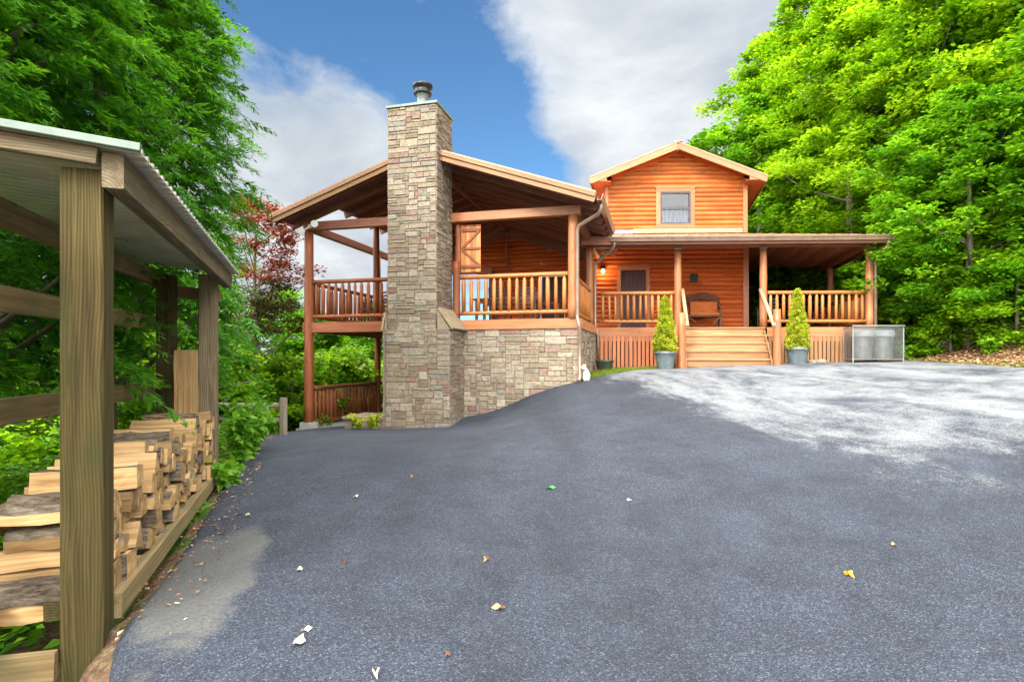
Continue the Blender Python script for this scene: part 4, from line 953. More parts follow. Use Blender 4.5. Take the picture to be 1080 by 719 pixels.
for i, (x, y, k, s) in enumerate(LS):
    place(shrubA if k == 'A' else shrubB, x, y, '%s shrub between the woodshed and the left porch, %s from the left' % ({'A': 'bright green', 'B': 'mid green'}[k], ORD[i]), 'shrubs below the left porch', s, cat='shrub')

# red maple with a dark lower crown
def red_maple():
    r = np.random.default_rng(44); random.seed(44)
    root = empty('red_maple', (-6.35, 14.0, H(-6.35, 14.0)-.1), 'small Japanese-style maple with red upper leaves left of the cabin porch', 'tree')
    root['label'] = 'small maple with red upper leaves and a dark lower crown left of the porch'
    c1 = crown_centers(r, 62, 1.35, 4.0, 6.0, 'broad', .9); c2 = crown_centers(r, 60, 1.2, 2.8, 4.4, 'broad', .6)
    for nm, c, mt in (('crown', c1, 'leaf_red'), ('lower_crown', c2, 'leaf_maple_dark')):
        me = foliage(nm, c, r.uniform(.25, .45, len(c)), 75, .10, .055, mt, r); o = bpy.data.objects.new(nm, me); col.objects.link(o); o.parent = root
    b = trunk_mesh('trunk', 5.6, .08, np.r_[c1, c2], r, 40)
    b.v = [(x-6.35, y+14.0, z+root.location.z) for x, y, z in b.v]; b.build('trunk', 'bark', root)
red_maple()

# feathery cedars behind the woodshed
def cedar(name, seed, x, y, Rb, Ht, nS, mat, label, blade=.13, h0=.15, per=64, shape='col'):
    r = np.random.default_rng(seed); random.seed(seed); z0 = H(x, y)-.1
    root = empty(name, (x, y, z0), label, 'tree', 'tall evergreens behind the woodshed')
    P, D, Nn, ln, wd, tt, ends = [], [], [], [], [], [], []
    for i in range(nS):
        q = r.random()**.8; z = h0*Ht+(1-h0)*Ht*q; th = r.uniform(0, 2*math.pi)
        env = Rb*((1-q)**.45*.95+.12)*(1+.16*math.sin(3*th+z*1.3)+.12*math.sin(7*th-z*2.1)+r.normal(0, .06))
        rr = env*(r.random()**.22); c = np.array([rr*math.cos(th), rr*math.sin(th), z])
        out = np.array([math.cos(th), math.sin(th), 0]); axis = out*.85+np.array([r.normal(0, .35), r.normal(0, .35), -.25+r.normal(0, .25)]); axis /= np.linalg.norm(axis)
        side = np.cross(axis, [0, 0, 1.]); side /= np.linalg.norm(side)+1e-9
        L_ = r.uniform(.32, .6); t0 = np.clip(r.normal(.45, .2), 0, 1); tl = r.normal(0, .4)
        s = r.random(per); sd = np.where(r.random(per) < .5, -1., 1.)
        base = c+axis*(s*L_)[:, None]+np.array([0, 0, -1])*(s**2*.22*L_)[:, None]+r.normal(0, .018, (per, 3))
        d = axis*.8+side*(sd*.75)[:, None]+np.array([0, 0, tl*.3-.25])+r.normal(0, .28, (per, 3)); d /= np.linalg.norm(d, axis=1, keepdims=True)
        nn = np.cross(axis, side)+r.normal(0, .35, (per, 3)); nn /= np.linalg.norm(nn, axis=1, keepdims=True)
        l = blade*(1.15-.6*s)*r.uniform(.7, 1.2, per)
        P.append(base); D.append(d); Nn.append(nn); ln.append(l); wd.append(l*.22); tt.append(np.clip(t0+r.normal(0, .14, per)+s*.15, 0, 1)); ends.append(c)
    v, f_ = leaf_quads(np.concatenate(P), np.concatenate(D), np.concatenate(Nn), np.concatenate(ln), np.concatenate(wd), .1)
    me = np_mesh(name+'_crown', v, f_, mat, np.repeat(np.concatenate(tt), 4))
    o = bpy.data.objects.new('crown', me); col.objects.link(o); o.parent = root
    b = trunk_mesh('trunk', Ht*.95, .16, np.array(ends), r, 90); b.v = [(a+x, c+y, d+z0) for a, c, d in b.v]; b.build('trunk', 'bark', root)
    return root
cedar('cedar_tree', 61, -5.35, 7.4, 1.55, 8.6, 2300, 'leaf_cedar', 'feathery green cedar at the far end of the woodshed roof')
cedar('cedar_tree', 62, -5.15, 4.9, 1.6, 9.0, 2700, 'leaf_cedar', 'large feathery cedar directly behind the middle of the woodshed')
cedar('cedar_tree', 63, -4.45, 2.55, 1.35, 7.6, 2300, 'leaf_cedar', 'nearest feathery cedar overhanging the left edge of the woodshed', .11)
cedar('hemlock_tree', 64, -6.75, 9.2, 1.85, 15.0, 2300, 'leaf_hemlock', 'tall dark hemlock behind the cedars, closest to the red maple', .15)
cedar('hemlock_tree', 65, -7.3, 6.0, 2.0, 9.5, 1200, 'leaf_hemlock', 'dark hemlock farther back behind the middle of the woodshed', .16)

# ------------------------------------------------------------------ woodshed
def S(s, w, z): return V3(-1.87-.3387*s-.941*w, 2.6+.941*s-.3387*w, E+z)
sS = V3(-.3387, .941, 0); sW = V3(-.941, -.3387, 0)
shed = empty('woodshed', tuple(S(1.7, .2, -1.27)), 'weathered open firewood shed with square posts and a ribbed metal roof along the drive', 'shed')
def sp(s, w, z0, z1, mat, label=None, sz=.165):
    return part('post', mat, shed, lambda b: b.beam(S(s, w, z0-.5), S(s, w, z1), sz, sz, side=sS, ch=.008), label=label)
sp(.0825, .0825, -1.35, .86, 'shed_wood', 'big greenish square post at the near corner of the woodshed')
sp(3.53, .0825, -1.35, .86, 'shed_wood_grey', 'grey square post at the far front corner of the woodshed')
sp(3.53, .46, -1.40, .84, 'shed_wood', None, .16); sp(-.35, .46, -1.4, .82, 'shed_wood_grey', None)
part('front_beam', 'shed_wood_grey', shed, lambda b: b.beam(S(-.06, -.055, .845), S(3.86, -.055, .85), .085, .155))
part('back_beam', 'shed_plank', shed, lambda b: b.beam(S(-.7, .60, .72), S(3.7, .60, .82), .06, .14))
part('end_tie', 'shed_plank', shed, lambda b: b.beam(S(3.635, -.02, .66), S(3.635, .56, .70), .04, .12))
for (za, zb) in ((.275, .36), (-.255, -.30)): part('side_rail', 'shed_plank', shed, lambda b: b.beam(S(-.8, .565, za), S(3.65, .565, zb), .04, .135))
part('side_rail', 'shed_plank', shed, lambda b: b.beam(S(-.8, .565, -.80), S(3.65, .565, -.82), .04, .135))
def rz_(w): return .93+.08*(w+.17)
part('sill', 'shed_plank', shed, lambda b: b.beam(S(-.02+.19, .0, -1.20), S(3.45, .0, -1.20), .06, .12))
part('sill', 'shed_wood', shed, lambda b: b.beam(S(-.6, .50, -1.2), S(3.6, .50, -1.2), .06, .12))
part('floor_bearer', 'shed_wood', shed, lambda b: b.beam(S(.2, .25, -1.2), S(3.5, .25, -1.2), .09, .09))
part('end_board', 'shed_plank', shed, lambda b: b.beam(S(-.02, .17, -1.36), S(-.02, .9, -1.33), .04, .13))
def f(b):
    pr = []; s = -.12
    while s < 3.85: pr += [(s, 0), (s+.055, 0), (s+.065, .026), (s+.085, .026), (s+.095, 0)]; s += .1
    W0, W1 = -.17, .95; vs = []
    for (s, z) in pr: vs += [S(s, W0, rz_(W0)+z), S(s, W1, rz_(W1)+z), S(s, W0, rz_(W0)+z-.002), S(s, W1, rz_(W1)+z-.002)]
    fs = []
    for i in range(len(pr)-1): a = 4*i; fs += [(a, a+1, a+5, a+4), (a+2, a+6, a+7, a+3), (a, a+4, a+6, a+2)]
    b.add(vs, fs, [0, 1, 0]*(len(fs)//3), tint=.5)
shroof = part('roof', ['shed_metal', 'shed_underside'], shed, f, label='ribbed grey metal sheet roof of the woodshed')
part('roof_trim', 'trim_metal', shroof, lambda b: (b.beam(S(-.135, -.18, rz_(-.18)+.008), S(-.135, .95, rz_(.95)+.008), .03, .035, ch=.003)))
part('end_rafter', 'shed_wood_grey', shed, lambda b: b.beam(S(-.06, .0, .90), S(-.06, .95, rz_(.95)-.045), .05, .075))
part('screws', 'galvanized', shroof, lambda b: [b.tube([S(-.05+.1*i*2, -.13, rz_(-.13)+.0), S(-.05+.1*i*2, -.13, rz_(-.13)+.03)], .009, 6) for i in range(19)])


# firewood: split logs stacked front to back
def firelog(rs, s, w0, w1, z, size, label, up=False, kind=None, standing=None):
    k = kind or rs.choice(['tri', 'tri', 'quad', 'quad', 'half'])
    if k == 'tri': prof = [(-.5, -.42), (.5, -.45), (rs.uniform(-.2, .2), .5)]
    elif k == 'quad': prof = [(-.5, -.4), (.45, -.5), (.5, .35), (-.38, .5)]
    else: prof = [(-.5, -.35), (.5, -.35), (.42, .12), (.15, .42), (-.2, .44), (-.45, .1)]
    ro = rs.uniform(-.35, .35); pr = [(x*math.cos(ro)-y*math.sin(ro), x*math.sin(ro)+y*math.cos(ro)) for x, y in prof]
    sx = size*rs.uniform(.9, 1.2); sz = size*rs.uniform(.85, 1.1); m = len(pr); n = 5
    b = MB(); vs, gs = [], []; go = rs.uniform(0, 60); yaw = rs.uniform(-.05, .05); tw = rs.uniform(-.12, .12); ti = rs.uniform(-.02, .02)
    j = [(rs.uniform(-.006, .006), rs.uniform(-.006, .006)) for _ in range(m*(n+1))]
    for i in range(n+1):
        f_ = i/n; w = w0+(w1-w0)*f_; c2, s2 = math.cos(tw*f_), math.sin(tw*f_)
        for q, (x, y) in enumerate(pr):
            X = (x*c2-y*s2)*sx+j[i*m+q][0]; Y = (x*s2+y*c2)*sz+j[i*m+q][1]
            if standing is not None: p = standing+sS*X+sW*Y+V3(0, 0, 1)*(w-w0)
            else: p = S(s+X+yaw*(w-w0), w+(rs.uniform(-.004, .004) if i in (0, n) else 0), z+Y+ti*(w-w0))
            vs.append(p); gs.append((go+w, X, Y))
    fs = [(i*m+q, i*m+(q+1) % m, (i+1)*m+(q+1) % m, (i+1)*m+q) for i in range(n) for q in range(m)]
    barkface = [] if standing is not None else {'tri': [0] if rs.random() < .5 else [1], 'quad': [2] if rs.random() < .4 else [3], 'half': [2, 3, 4]}[k]
    mi = [1 if q in barkface else 0 for i in range(n) for q in range(m)]
    fs += [tuple(range(m-1, -1, -1)), tuple(n*m+q for q in range(m))]; mi += [2, 2]
    b.add(vs, fs, mi, gs, rs.random())
    return b.build('firewood_log', ['firewood_split', 'firewood_bark', 'log_end'], None, label=label, cat='log', group='split firewood stacked in the shed')
rs = random.Random(99)
rows = [-1.19, -1.08, -.965, -.855, -.75, -.655]
s_end = 3.40
for ri, z in enumerate(rows):
    s = .25+rs.uniform(0, .05); i = 0
    while s < s_end-.05:
        size = rs.uniform(.105, .155); topz = z+rs.uniform(-.012, .012)
        if not (ri == 5 and (rs.random() < .22 or s < .5)):
            near = s < .5
            lab = 'split firewood log, %s from the near post in the %s row up of the stack' % (ORD[i], ORD[ri])
            firelog(rs, s, rs.uniform(-.02, .06) if s > .3 else .02, rs.uniform(.46, .53), topz, size, lab, kind='half' if rs.random() < .18 else None)
        s += size*1.02; i += 1
s = .9; i = 0
while s < 3.3:
    if rs.random() < .5:
        firelog(rs, s, rs.uniform(.0, .1), rs.uniform(.46, .53), -.565+rs.uniform(-.01, .01), .10, 'split firewood log lying loose on top of the stack, %s from the near post' % ORD[i]); i += 1
    s += .13
firelog(rs, 0, 0, .68, 0, .17, 'pale split log standing upright on the far end of the firewood stack', kind='quad', standing=S(3.14, .22, -.60))

# split-rail fence beyond the drive
fence = empty('rail_fence', tuple(gp(299, 460)), 'weathered split-rail fence at the left edge of the drive near the porch', 'fence')
g0 = gp(299, 460); fd = V3(-.97, .22, 0)
for q in (0, 2.3): p = V3(*g0)+fd*q; p[2] = H(p[0], p[1]); part('post', 'fence_wood', fence, lambda b: b.beam(p-V3(0, 0, .3), p+V3(0, 0, .72), .11, .11, ch=.015))
for z in (.30, .58): part('rail', 'fence_wood', fence, lambda b: b.tube([V3(*g0)+V3(0, 0, z), V3(*g0)+fd*1.2+V3(0, 0, z-.03), V3(*g0)+fd*2.3+V3(0, 0, z+.03)], [.045, .055, .045], 7, wob=.12))

# ------------------------------------------------------------------ pots, tub, ornament, bin
def yew(label, px, y0, ph, pr, sh, sr, seed):
    x = (px-540)/F*y0; z = H(x, y0)+.01
    root = empty('potted_shrub', (x, y0, z), label, 'potted plant', 'potted evergreens beside the porch steps')
    pot = part('pot', 'pot_glaze', root, lambda b: b.lathe((x, y0, z), [(pr*.70, 0), (pr*.74, .03), (pr*.80, ph*.3), (pr*.84, ph*.33), (pr*.86, ph*.55), (pr*.89, ph*.58), (pr*.95, ph*.86), (pr*1.04, ph*.88), (pr*1.05, ph), (pr*.96, ph), (pr*.93, ph*.9)], 28))
    part('soil', 'soil', root, lambda b: b.lathe((x, y0, z), [(pr*.92, ph*.85), (pr*.92, ph*.9)], 20))
    r = np.random.default_rng(seed); n = 430; c = []
    for i in range(n):
        q = r.random()**1.15; th = r.uniform(0, 6.28); rad = sr*((1-q)**.72*1.02+.04)*(r.random()**.3)*(1+.12*math.sin(4*th+9*q)); c.append((rad*math.cos(th), rad*math.sin(th), ph*.95+sh*q*.97))
    c = np.array(c); od = c.copy(); od[:, 2] = 0; od /= np.linalg.norm(od, axis=1, keepdims=True)+1e-6; od[:, 2] = .7
    me = foliage('foliage', c, np.full(n, .06), 42, .05, .022, 'leaf_yew', r, flat=1, up=.2, droop=-.4, outdir=od)
    o = bpy.data.objects.new('foliage', me); col.objects.link(o); o.parent = root
    part('stem', 'bark', root, lambda b: b.tube([(x, y0, z+ph*.85), (x, y0, z+ph+sh*.8)], [.03, .01], 8))
yew('cone-shaped yellow-green evergreen in a grey pot left of the steps', 701.5, 13.75, .43, .255, 1.33, .25, 71)
yew('cone-shaped yellow-green evergreen in a grey pot right of the steps', 841, 14.15, .42, .27, 1.46, .25, 72)
tx, ty = 2.33, 14.35; tz = H(tx, ty)
tub = empty('garden_tub', (tx, ty, tz), 'low dark green half-barrel tub on the grass by the inner corner', 'planter')
part('tub_body', 'pot_green', tub, lambda b: b.lathe((tx, ty, tz), [(.16, -.02), (.17, .02), (.20, .14), (.205, .15), (.215, .22), (.235, .24), (.235, .29), (.21, .29), (.20, .24)], 24))
part('soil', 'soil', tub, lambda b: b.lathe((tx, ty, tz), [(.19, .22), (.19, .25)], 20))
# small white animal ornament at the wall corner
ox, oy = 1.56, 11.95; oz = H(ox, oy)
orn = MB()
orn.tube([(ox, oy, oz), (ox, oy, oz+.06), (ox+.005, oy, oz+.15), (ox-.01, oy, oz+.22), (ox-.035, oy-.01, oz+.26)], [.065, .085, .08, .055, .04], 14)
orn.tube([(ox-.02, oy-.01, oz+.24), (ox-.05, oy-.02, oz+.28), (ox-.09, oy-.03, oz+.29), (ox-.12, oy-.03, oz+.275)], [.045, .055, .045, .02], 12)
for dx in (-.02, .02): orn.tube([(ox-.04+dx, oy+dx, oz+.31), (ox-.03+dx, oy+dx, oz+.36)], [.02, .005], 8)
for dx in (-.04, .03): orn.tube([(ox+dx, oy-.06, oz), (ox+dx, oy-.05, oz+.1)], [.025, .03], 8)
orn.build('animal_ornament', 'white_ceramic', None, label='small white sitting animal ornament at the stone wall corner', cat='garden ornament')
# bin enclosure
bin_o = empty('bin_enclosure', (8.9, 14.0, H(8.9, 14)), 'galvanized wire mesh bin enclosure on legs at the right end of the porch', 'bin enclosure')
bx, by = 8.36, 13.95; bz = H(9, 14)+.02
def Bn(x, y, z): return V3(bx+x+.2487*y, by+y*.9686, bz+z)
BWd, BD, BH = 1.24, .72, .87
def f(b):
    for (x, y) in ((0, 0), (BWd, 0), (0, BD), (BWd, BD)): b.beam(Bn(x, y, -.02), Bn(x, y, BH), .028, .028)
    for z in (.07, BH): 
        for A, B_ in (((0, 0), (BWd, 0)), ((0, BD), (BWd, BD)), ((0, 0), (0, BD)), ((BWd, 0), (BWd, BD))): b.beam(Bn(A[0], A[1], z), Bn(B_[0], B_[1], z), .02, .02)
part('frame', 'galvanized', bin_o, f)
def f(b):
    for A, B_ in (((0, 0), (BWd, 0)), ((0, BD), (BWd, BD)), ((0, 0), (0, BD)), ((BWd, 0), (BWd, BD))):
        l = math.hypot(A[0]-B_[0], A[1]-B_[1]); b.add([Bn(*A, .07), Bn(*B_, .07), Bn(*B_, BH), Bn(*A, BH)], [(0, 1, 2, 3)], gc=[(0, 0, 0), (l, 0, 0), (l, BH, 0), (0, BH, 0)])
    b.add([Bn(0, 0, BH+.018), Bn(BWd, 0, BH+.018), Bn(BWd, BD, BH+.018), Bn(0, BD, BH+.018)], [(0, 1, 2, 3)], gc=[(0, 0, 0), (BWd, 0, 0), (BWd, BD, 0), (0, BD, 0)])
part('mesh_panels', 'wire_mesh', bin_o, f)
part('lid_rim', 'galvanized', bin_o, lambda b: (b.beam(Bn(-.02, -.02, BH+.02), Bn(BWd+.02, -.02, BH+.02), .03, .04)))
part('base_tray', 'galvanized', bin_o, lambda b: b.box(.02, BWd-.02, .02, BD-.02, .05, .065, Bn))
for cx, lab in ((.35, 'galvanized trash can with a white liner, left one inside the mesh enclosure'), (.86, 'galvanized trash can with a white liner, right one inside the mesh enclosure')):
    c = Bn(cx, .34, .067)
    can = empty('trash_can', tuple(c), lab, 'trash can', 'trash cans inside the mesh enclosure')
    prof = [(.19, 0), (.195, .01)]
    for k in range(14): prof += [(.197+.0035*k+(.006 if k % 2 else 0), .03+.046*k)]
    prof += [(.255, .70), (.255, .715), (.235, .715), (.22, .6)]
    part('can_body', 'galvanized', can, lambda b: b.lathe(c, prof, 32))
    part('liner', 'bag', can, lambda b: b.lathe(c, [(.262, .55), (.268, .60), (.262, .70), (.255, .73), (.20, .72), (.18, .60)], 30))
    part('handle', 'galvanized', can, lambda b: b.tube([c+V3(-.06, -.25, .48), c+V3(-.05, -.28, .44), c+V3(.05, -.28, .44), c+V3(.06, -.25, .48)], .008, 6))

# rocks along the skirt
def rock(x, y, s, label, seed):
    rr = random.Random(seed); b = MB(); vs = []; seg, rg = 9, 6; z = H(x, y)
    for i in range(rg+1):
        ph = math.pi*i/rg
        for k in range(seg):
            th = 2*math.pi*k/seg; q = 1+.28*mnoise.noise(Vector((math.cos(th)*math.sin(ph)*1.6+seed, math.sin(th)*math.sin(ph)*1.6, math.cos(ph)*1.6)))
            vs.append((x+s*q*math.sin(ph)*math.cos(th)*1.2, y+s*q*math.sin(ph)*math.sin(th), z+s*.35+s*.62*q*math.cos(ph)))
    b.add(vs, [(i*seg+k, (i+1)*seg+k, (i+1)*seg+(k+1) % seg, i*seg+(k+1) % seg) for i in range(rg) for k in range(seg)], 0, smooth=True)
    b.build('garden_rock', 'rock', None, label=label, cat='rock', group='pale rocks along the foot of the porch skirt')
RK = [(7.25, 14.72, .10, 'pale rock just right of the potted evergreen by the steps'), (7.52, 14.74, .08, 'small flat rock, second right of the right-hand pot'), (7.75, 14.7, .10, 'rounded rock, third right of the right-hand pot'), (8.0, 14.72, .12, 'largest rock, next to the bin enclosure'), (6.65, 14.7, .07, 'small rock between the steps and the right-hand pot'), (3.0, 14.55, .07, 'small pale rock on the grass left of the left-hand pot'), (3.35, 14.6, .08, 'pale rock behind the left-hand pot')]
for i, (x, y, s, lab) in enumerate(RK): rock(x, y, s, lab, i*3+1)

# ------------------------------------------------------------------ small plants and ground stuff
def weed(name, x, y, n, hgt, label, seed, mat='leaf_fern', ln=.11, wd=.06, cat='plant', spread=.25, group=None):
    r = np.random.default_rng(seed); random.seed(seed); z = H(x, y); root = empty(name, (x, y, z), label, cat, group); P = []; b = MB()
    for i in range(n):
        th = r.uniform(0, 6.28); top = np.array([math.cos(th)*spread*r.uniform(.2, 1), math.sin(th)*spread*r.uniform(.2, 1), hgt*r.uniform(.6, 1)])
        b.tube([(x, y, z-.03), (x+top[0]*.4, y+top[1]*.4, z+top[2]*.6), (x+top[0], y+top[1], z+top[2])], [.007, .005, .003], 5, cap=False)
        for q in np.linspace(.3, 1, 7): P.append([top[0]*q*q, top[1]*q*q, top[2]*q])
    P = np.array(P); me = foliage('leaves', P, np.full(len(P), .055), 6, ln, wd, mat, r, up=.8, droop=.2); o = bpy.data.objects.new('leaves', me); col.objects.link(o); o.parent = root
    b.build('stems', 'leaf_mid', root)
WD = [(-3.05, 6.35, 14, .85, 'leafy bright green weed clump at the far end of the firewood stack', 81), (-3.25, 7.0, 14, .7, 'tall green weed clump behind the far post of the woodshed', 82), (-2.78, 5.6, 6, .25, 'low broad-leaved weed beside the woodshed sill near its far end', 83), (-2.75, 4.9, 4, .15, 'tiny weed growing at the edge of the drive by the sill', 84), (-3.6, 7.9, 14, .6, 'green weed clump on the drive edge beyond the woodshed', 85), (-4.05, 8.75, 10, .3, 'weed clump at the drive edge just before the split-rail fence', 86),
      (-5.1, 11.0, 10, .3, 'weed clump under the split-rail fence', 87)]
for (x, y, n, hh, lab, sd) in WD: weed('weed_plant', x, y, n, hh, lab, sd, group='weeds along the left edge of the drive')
for (dx, nm) in ((4.55, 'yellowish creeping plant growing over the stone planter by the chimney'), (4.2, 'small yellowish plant against the chimney foot')):
    p = L(dx, -1.12, 0); weed('planter_weed', p[0], p[1], 10, .34, nm, int(dx*10), 'leaf_yew', .06, .04, spread=.22)
for i, (x, y, hh) in enumerate([(10.9, 13.0, .4), (11.2, 11.6, .5), (10.6, 10.4, .3), (11.0, 9.2, .45), (11.6, 12.4, .6), (10.4, 14.9, .4), (10.0, 8.2, .3)]):
    weed('bank_plant', x, y, 10, hh, 'small green seedling plant on the leaf-covered bank, %s from the left' % ORD[i], 200+i, 'leaf_bright', .12, .08, spread=.3, group='seedlings on the right bank')
# lower-left weed in front of the near post
weed('spider_plant', -1.98, 2.2, 7, .16, 'grey-green strappy weed at the foot of the near woodshed post', 90, 'leaf_hemlock', .11, .016, spread=.16)

def scatter(name, mat, pts, ln, wd, seed, up=1.4, lift=.01, kind='stuff', tm=.5, ts=.3):
    r = np.random.default_rng(seed); n = len(pts); Z = Hn(pts[:, 0], pts[:, 1])+lift*r.uniform(0, 1.5, n); P = np.c_[pts, Z]
    Nn = rdir(n, r)*.5+np.array([0, 0, up]); Nn /= np.linalg.norm(Nn, axis=1, keepdims=True); D = rdir(n, r); D -= Nn*(D*Nn).sum(1, keepdims=True); D /= np.linalg.norm(D, axis=1, keepdims=True)
    s = r.uniform(.5, 1.3, n); v, f_ = leaf_quads(P, D, Nn, ln*s, wd*s); me = np_mesh(name, v, f_, mat, np.repeat(np.clip(r.normal(tm, ts, n), 0, 1), 4))
    o = bpy.data.objects.new(name, me); col.objects.link(o); o['kind'] = kind; return o
r = np.random.default_rng(300)
def inband(n, f0, f1, y0, y1):
    y = r.uniform(y0, y1, n); a = np.array([f0(q) for q in y]); c = np.array([f1(q) for q in y]); return np.c_[a+(c-a)*r.random(n), y]
scatter('leaf_litter', 'litter', inband(15000, lambda y: xr(y)-.05, lambda y: xr(y)+3.6, 5, 17.5), .09, .05, 301, lift=.03)
scatter('edge_litter', 'litter', inband(500, lambda y: xl(y)-.05, lambda y: xl(y)+.35, 2.5, 11), .035, .022, 302, lift=.03)
scatter('wood_chips', 'log_end' if False else 'leaf_fallen', inband(320, lambda y: xl(y)+.02, lambda y: xl(y)+.35, 2.7, 6.3), .03, .010, 303, lift=.028)
scatter('left_undergrowth', 'leaf_mid', inband(16000, lambda y: xl(y)-3.5, lambda y: xl(y)-.12 if y > 6.6 else xl(y)-.7, 1.5, 14.5), .11, .06, 304, up=.9, lift=.22, tm=.45)
scatter('bank_undergrowth', 'leaf_bright', inband(9000, lambda y: xr(y)+1.4, lambda y: xr(y)+5.5, 5, 19), .12, .08, 305, up=.9, lift=.25, tm=.5)
def blades(name, pts, h, seed, mat='grass'):
    r2 = np.random.default_rng(seed); n = len(pts); P = np.c_[pts, Hn(pts[:, 0], pts[:, 1])-.01]; D = r2.normal(0, .35, (n, 3)); D[:, 2] = 1; D /= np.linalg.norm(D, axis=1, keepdims=True)
    Nn = rdir(n, r2); Nn -= D*(D*Nn).sum(1, keepdims=True); Nn /= np.linalg.norm(Nn, axis=1, keepdims=True); l = h*r2.uniform(.4, 1.2, n)
    v, f_ = leaf_quads(P, D, Nn, l, np.full(n, .007)); o = bpy.data.objects.new(name, np_mesh(name, v, f_, mat, np.repeat(np.clip(r2.normal(.5, .3, n), 0, 1), 4))); col.objects.link(o); o['kind'] = 'stuff'
x = r.uniform(1.5, 4.1, 22000); yl = np.interp(x, [1.5, 1.62, 2.3, 3.0, 4.0], [12.0, 12.05, 12.55, 13.25, 14.25]); yh = np.minimum(15.0, 12.1+(x-1.45)*3.2)
blades('grass', np.c_[x, yl-.03+(yh-yl)*r.random(22000)], .09, 306)
blades('edge_grass', inband(3000, lambda y: xr(y)-.05, lambda y: xr(y)+.3, 6, 15), .08, 307)

# leaves lying on the drive, one object each
FL = [(316, 607, 'pale curled leaf', 2, .055), (527, 650, 'tan maple leaf', 1, .07), (895, 612, 'bright yellow leaf', 3, .06), (315, 688, 'large pale grey leaf', 2, .09), (322, 675, 'small pale leaf', 2, .05), (580, 519, 'green leaf', 4, .09), (664, 532, 'tiny pale leaf', 2, .04), (513, 596, 'small brown leaf', 1, .05), (363, 600, 'small dark leaf', 0, .045), (434, 506, 'tan leaf', 1, .05), (375, 528, 'tiny straw-coloured leaf', 2, .05), (943, 581, 'small tan leaf', 1, .05), (472, 700, 'reddish leaf', 0, .035), (396, 718, 'white-ish leaf', 2, .05), (262, 548, 'long dry leaf', 2, .06)]
LM = {}
for i, cc in enumerate([(.20, .06, .03), (.48, .27, .12), (.62, .52, .38), (.75, .45, .03), (.06, .32, .05)]):
    LM[i] = leaf_mat('fallen_%d' % i, tuple(q*.8 for q in cc), cc, cc, .2, (1, 1, .6))
WH_ = ['left of the woodshed shadow', 'near the middle foreground', 'in the right foreground']
for i, (px, py, lab, mk, sz) in enumerate(FL):
    x, y, z = gp(px, py); random.seed(400+i); b = MB(); a = random.uniform(0, 6.28); n = 10; vs = [(0, 0, 0)]
    for k in range(n):
        th = 2*math.pi*k/n; q = sz*.62*(1 if k % 2 == 0 else .72)*(1.25 if k == 0 else 1); vs.append((math.cos(th)*q*.8, math.sin(th)*q*.5, .012*math.sin(th*2+a)+.010*abs(math.sin(th))))
    vs = [(x+p[0]*math.cos(a)-p[1]*math.sin(a), y+p[0]*math.sin(a)+p[1]*math.cos(a), z+.034+p[2]) for p in vs]
    b.add(vs, [(0, 1+k, 1+(k+1) % n) for k in range(n)], 0, tint=random.random())
    where = 'far left of the drive' if px < 350 else 'left of the middle of the drive' if px < 500 else 'in the middle of the drive' if px < 700 else 'on the right side of the drive'
    b.build('fallen_leaf', LM[mk], None, label='%s lying %s, %s row back' % (lab, where, 'nearest' if py > 640 else 'second' if py > 570 else 'farthest'), cat='leaf', group='leaves fallen on the drive')

# ------------------------------------------------------------------ sky, sun, camera
SUN_EL, SUN_AZ = 37.0, 212.0      # azimuth measured clockwise from +Y (the view direction): behind the camera, a little left
w = bpy.data.worlds.new('World'); sc.world = w; w.use_nodes = True; nt = w.node_tree; nt.nodes.clear()
out = nt.nodes.new('ShaderNodeOutputWorld'); bg = nt.nodes.new('ShaderNodeBackground'); bg.inputs[1].default_value = .12; LK(nt, bg.outputs[0], out.inputs[0])
sky = nt.nodes.new('ShaderNodeTexSky'); sky.sky_type = 'NISHITA'; sky.sun_disc = False; sky.sun_elevation = R(SUN_EL); sky.sun_rotation = R(SUN_AZ); sky.air_density = 1.0; sky.dust_density = .3; sky.ozone_density = 2.0
tc = nt.nodes.new('ShaderNodeTexCoord'); G = tc.outputs['Generated']
sep = N(nt, 'ShaderNodeSeparateXYZ'); LK(nt, G, sep.inputs[0])
# cloud deck: project the direction on a plane overhead
zz = mth(nt, 'ADD', mth(nt, 'MAXIMUM', sep.outputs[2], 0.0), .22)
cx = mth(nt, 'DIVIDE', sep.outputs[0], zz); cy = mth(nt, 'DIVIDE', sep.outputs[1], zz)
cmb = N(nt, 'ShaderNodeCombineXYZ'); LK(nt, cx, cmb.inputs[0]); LK(nt, cy, cmb.inputs[1])
n1 = noise(nt, mapping(nt, cmb.outputs[0], (1, 1, 1), (3.1, 1.7, 0)), 1.25, 9, .56, .25)
n2 = noise(nt, mapping(nt, cmb.outputs[0], (1, 1, 1), (7.7, .3, 0)), 4.5, 7, .62, .5)
def blob(px, py, rad, amp):
    d = Vector(((px-540)/F, 1, (378-py)/F)).normalized()
    dt = nt.nodes.new('ShaderNodeVectorMath'); dt.operation = 'DISTANCE'; LK(nt, G, dt.inputs[0]); dt.inputs[1].default_value = d
    return mth(nt, 'MULTIPLY', mth(nt, 'SUBTRACT', 1.0, mth(nt, 'DIVIDE', dt.outputs['Value'], rad), clamp=True), amp)
s_ = mth(nt, 'ADD', n1, mth(nt, 'MULTIPLY', mth(nt, 'SUBTRACT', n2, .5), .42))
for (a_, b_, c_, d_) in ((690, 150, .36, .36), (300, 200, .36, .36), (760, 20, .35, .34), (310, 290, .3, .3), (540, 10, .14, .14), (640, 60, .2, .16)): s_ = mth(nt, 'ADD', s_, blob(a_, b_, c_, d_))
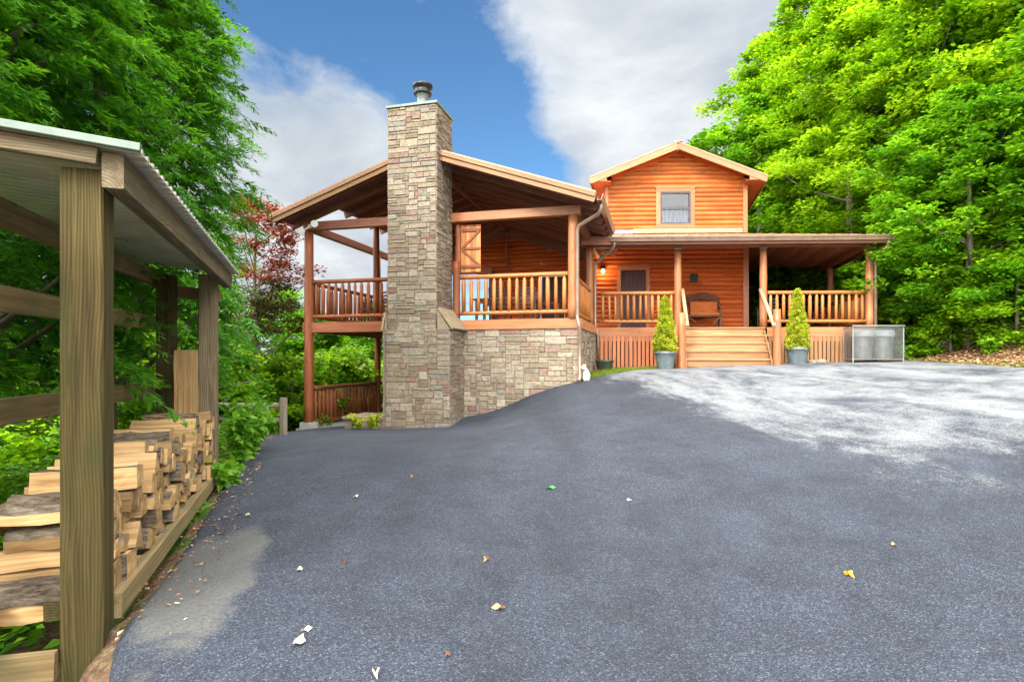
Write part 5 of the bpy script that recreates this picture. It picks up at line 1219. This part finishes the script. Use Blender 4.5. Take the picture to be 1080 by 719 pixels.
for (a_, b_, c_, d_) in ((510, 130, .19, -.42), (400, 40, .26, -.26), (560, 190, .12, -.34), (790, 70, .15, -.34)): s_ = mth(nt, 'ADD', s_, blob(a_, b_, c_, d_))
mask = ramp(nt, s_, [(.46, 0.0), (.62, .85), (.8, 1.0)])
shade = noise(nt, mapping(nt, cmb.outputs[0], (1, 1, 1), (1.2, 5, 0)), 1.9, 6, .6, .3)
cloudc = ramp(nt, shade, [(.30, (1.45, 1.65, 1.9)), (.5, (2.05, 2.2, 2.35)), (.70, (2.9, 3.0, 3.05))])
skyc = mixc(nt, 1.0, sky.outputs[0], (.30, .44, .52), 'MULTIPLY')
# bright unseen veil round the sun behind the camera, added as fill light
sdn = nt.nodes.new('ShaderNodeVectorMath'); sdn.operation = 'DOT_PRODUCT'; LK(nt, G, sdn.inputs[0]); sdn.inputs[1].default_value = (math.sin(R(SUN_AZ))*math.cos(R(SUN_EL)), math.cos(R(SUN_AZ))*math.cos(R(SUN_EL)), math.sin(R(SUN_EL)))
fill_veil = ramp(nt, mth(nt, 'MULTIPLY_ADD', sdn.outputs['Value'], .5, .5), [(.53, 0.0), (.68, 1.0)])
cloudc = mixc(nt, mask, skyc, cloudc)
glow = mixc(nt, mth(nt, 'MULTIPLY', fill_veil, mth(nt, 'MULTIPLY_ADD', shade, .8, .5), clamp=True), cloudc, (24.0, 23.4, 22.4))
LK(nt, glow, bg.inputs[0])

sd = bpy.data.lights.new('sun', 'SUN'); sd.energy = 2.0; sd.angle = R(14); sd.color = (1, .95, .86); so = bpy.data.objects.new('sun', sd); col.objects.link(so)
az = R(SUN_AZ); el = R(SUN_EL); to_sun = Vector((math.sin(az)*math.cos(el), math.cos(az)*math.cos(el), math.sin(el)))
so.rotation_euler = to_sun.to_track_quat('Z', 'Y').to_euler(); so.location = to_sun*30

cd = bpy.data.cameras.new('camera'); cam = bpy.data.objects.new('camera', cd); col.objects.link(cam); cam.location = (0, 0, E); cam.rotation_euler = (R(90), 0, 0)
cd.sensor_width = 36; cd.lens = 36*F/1080; cd.shift_y = (378-359.5)/1080; cd.clip_end = 3000; cd.clip_start = .05
sc.camera = cam
vs_ = sc.view_settings; vs_.view_transform = 'Standard'; vs_.look = 'None'; vs_.exposure = 1.55; vs_.gamma = 1; vs_.use_curve_mapping = False
sc.cycles.max_bounces = 8; sc.cycles.transparent_max_bounces = 12
for o in bpy.data.objects:
    if 'rootloc' in o: del o['rootloc']
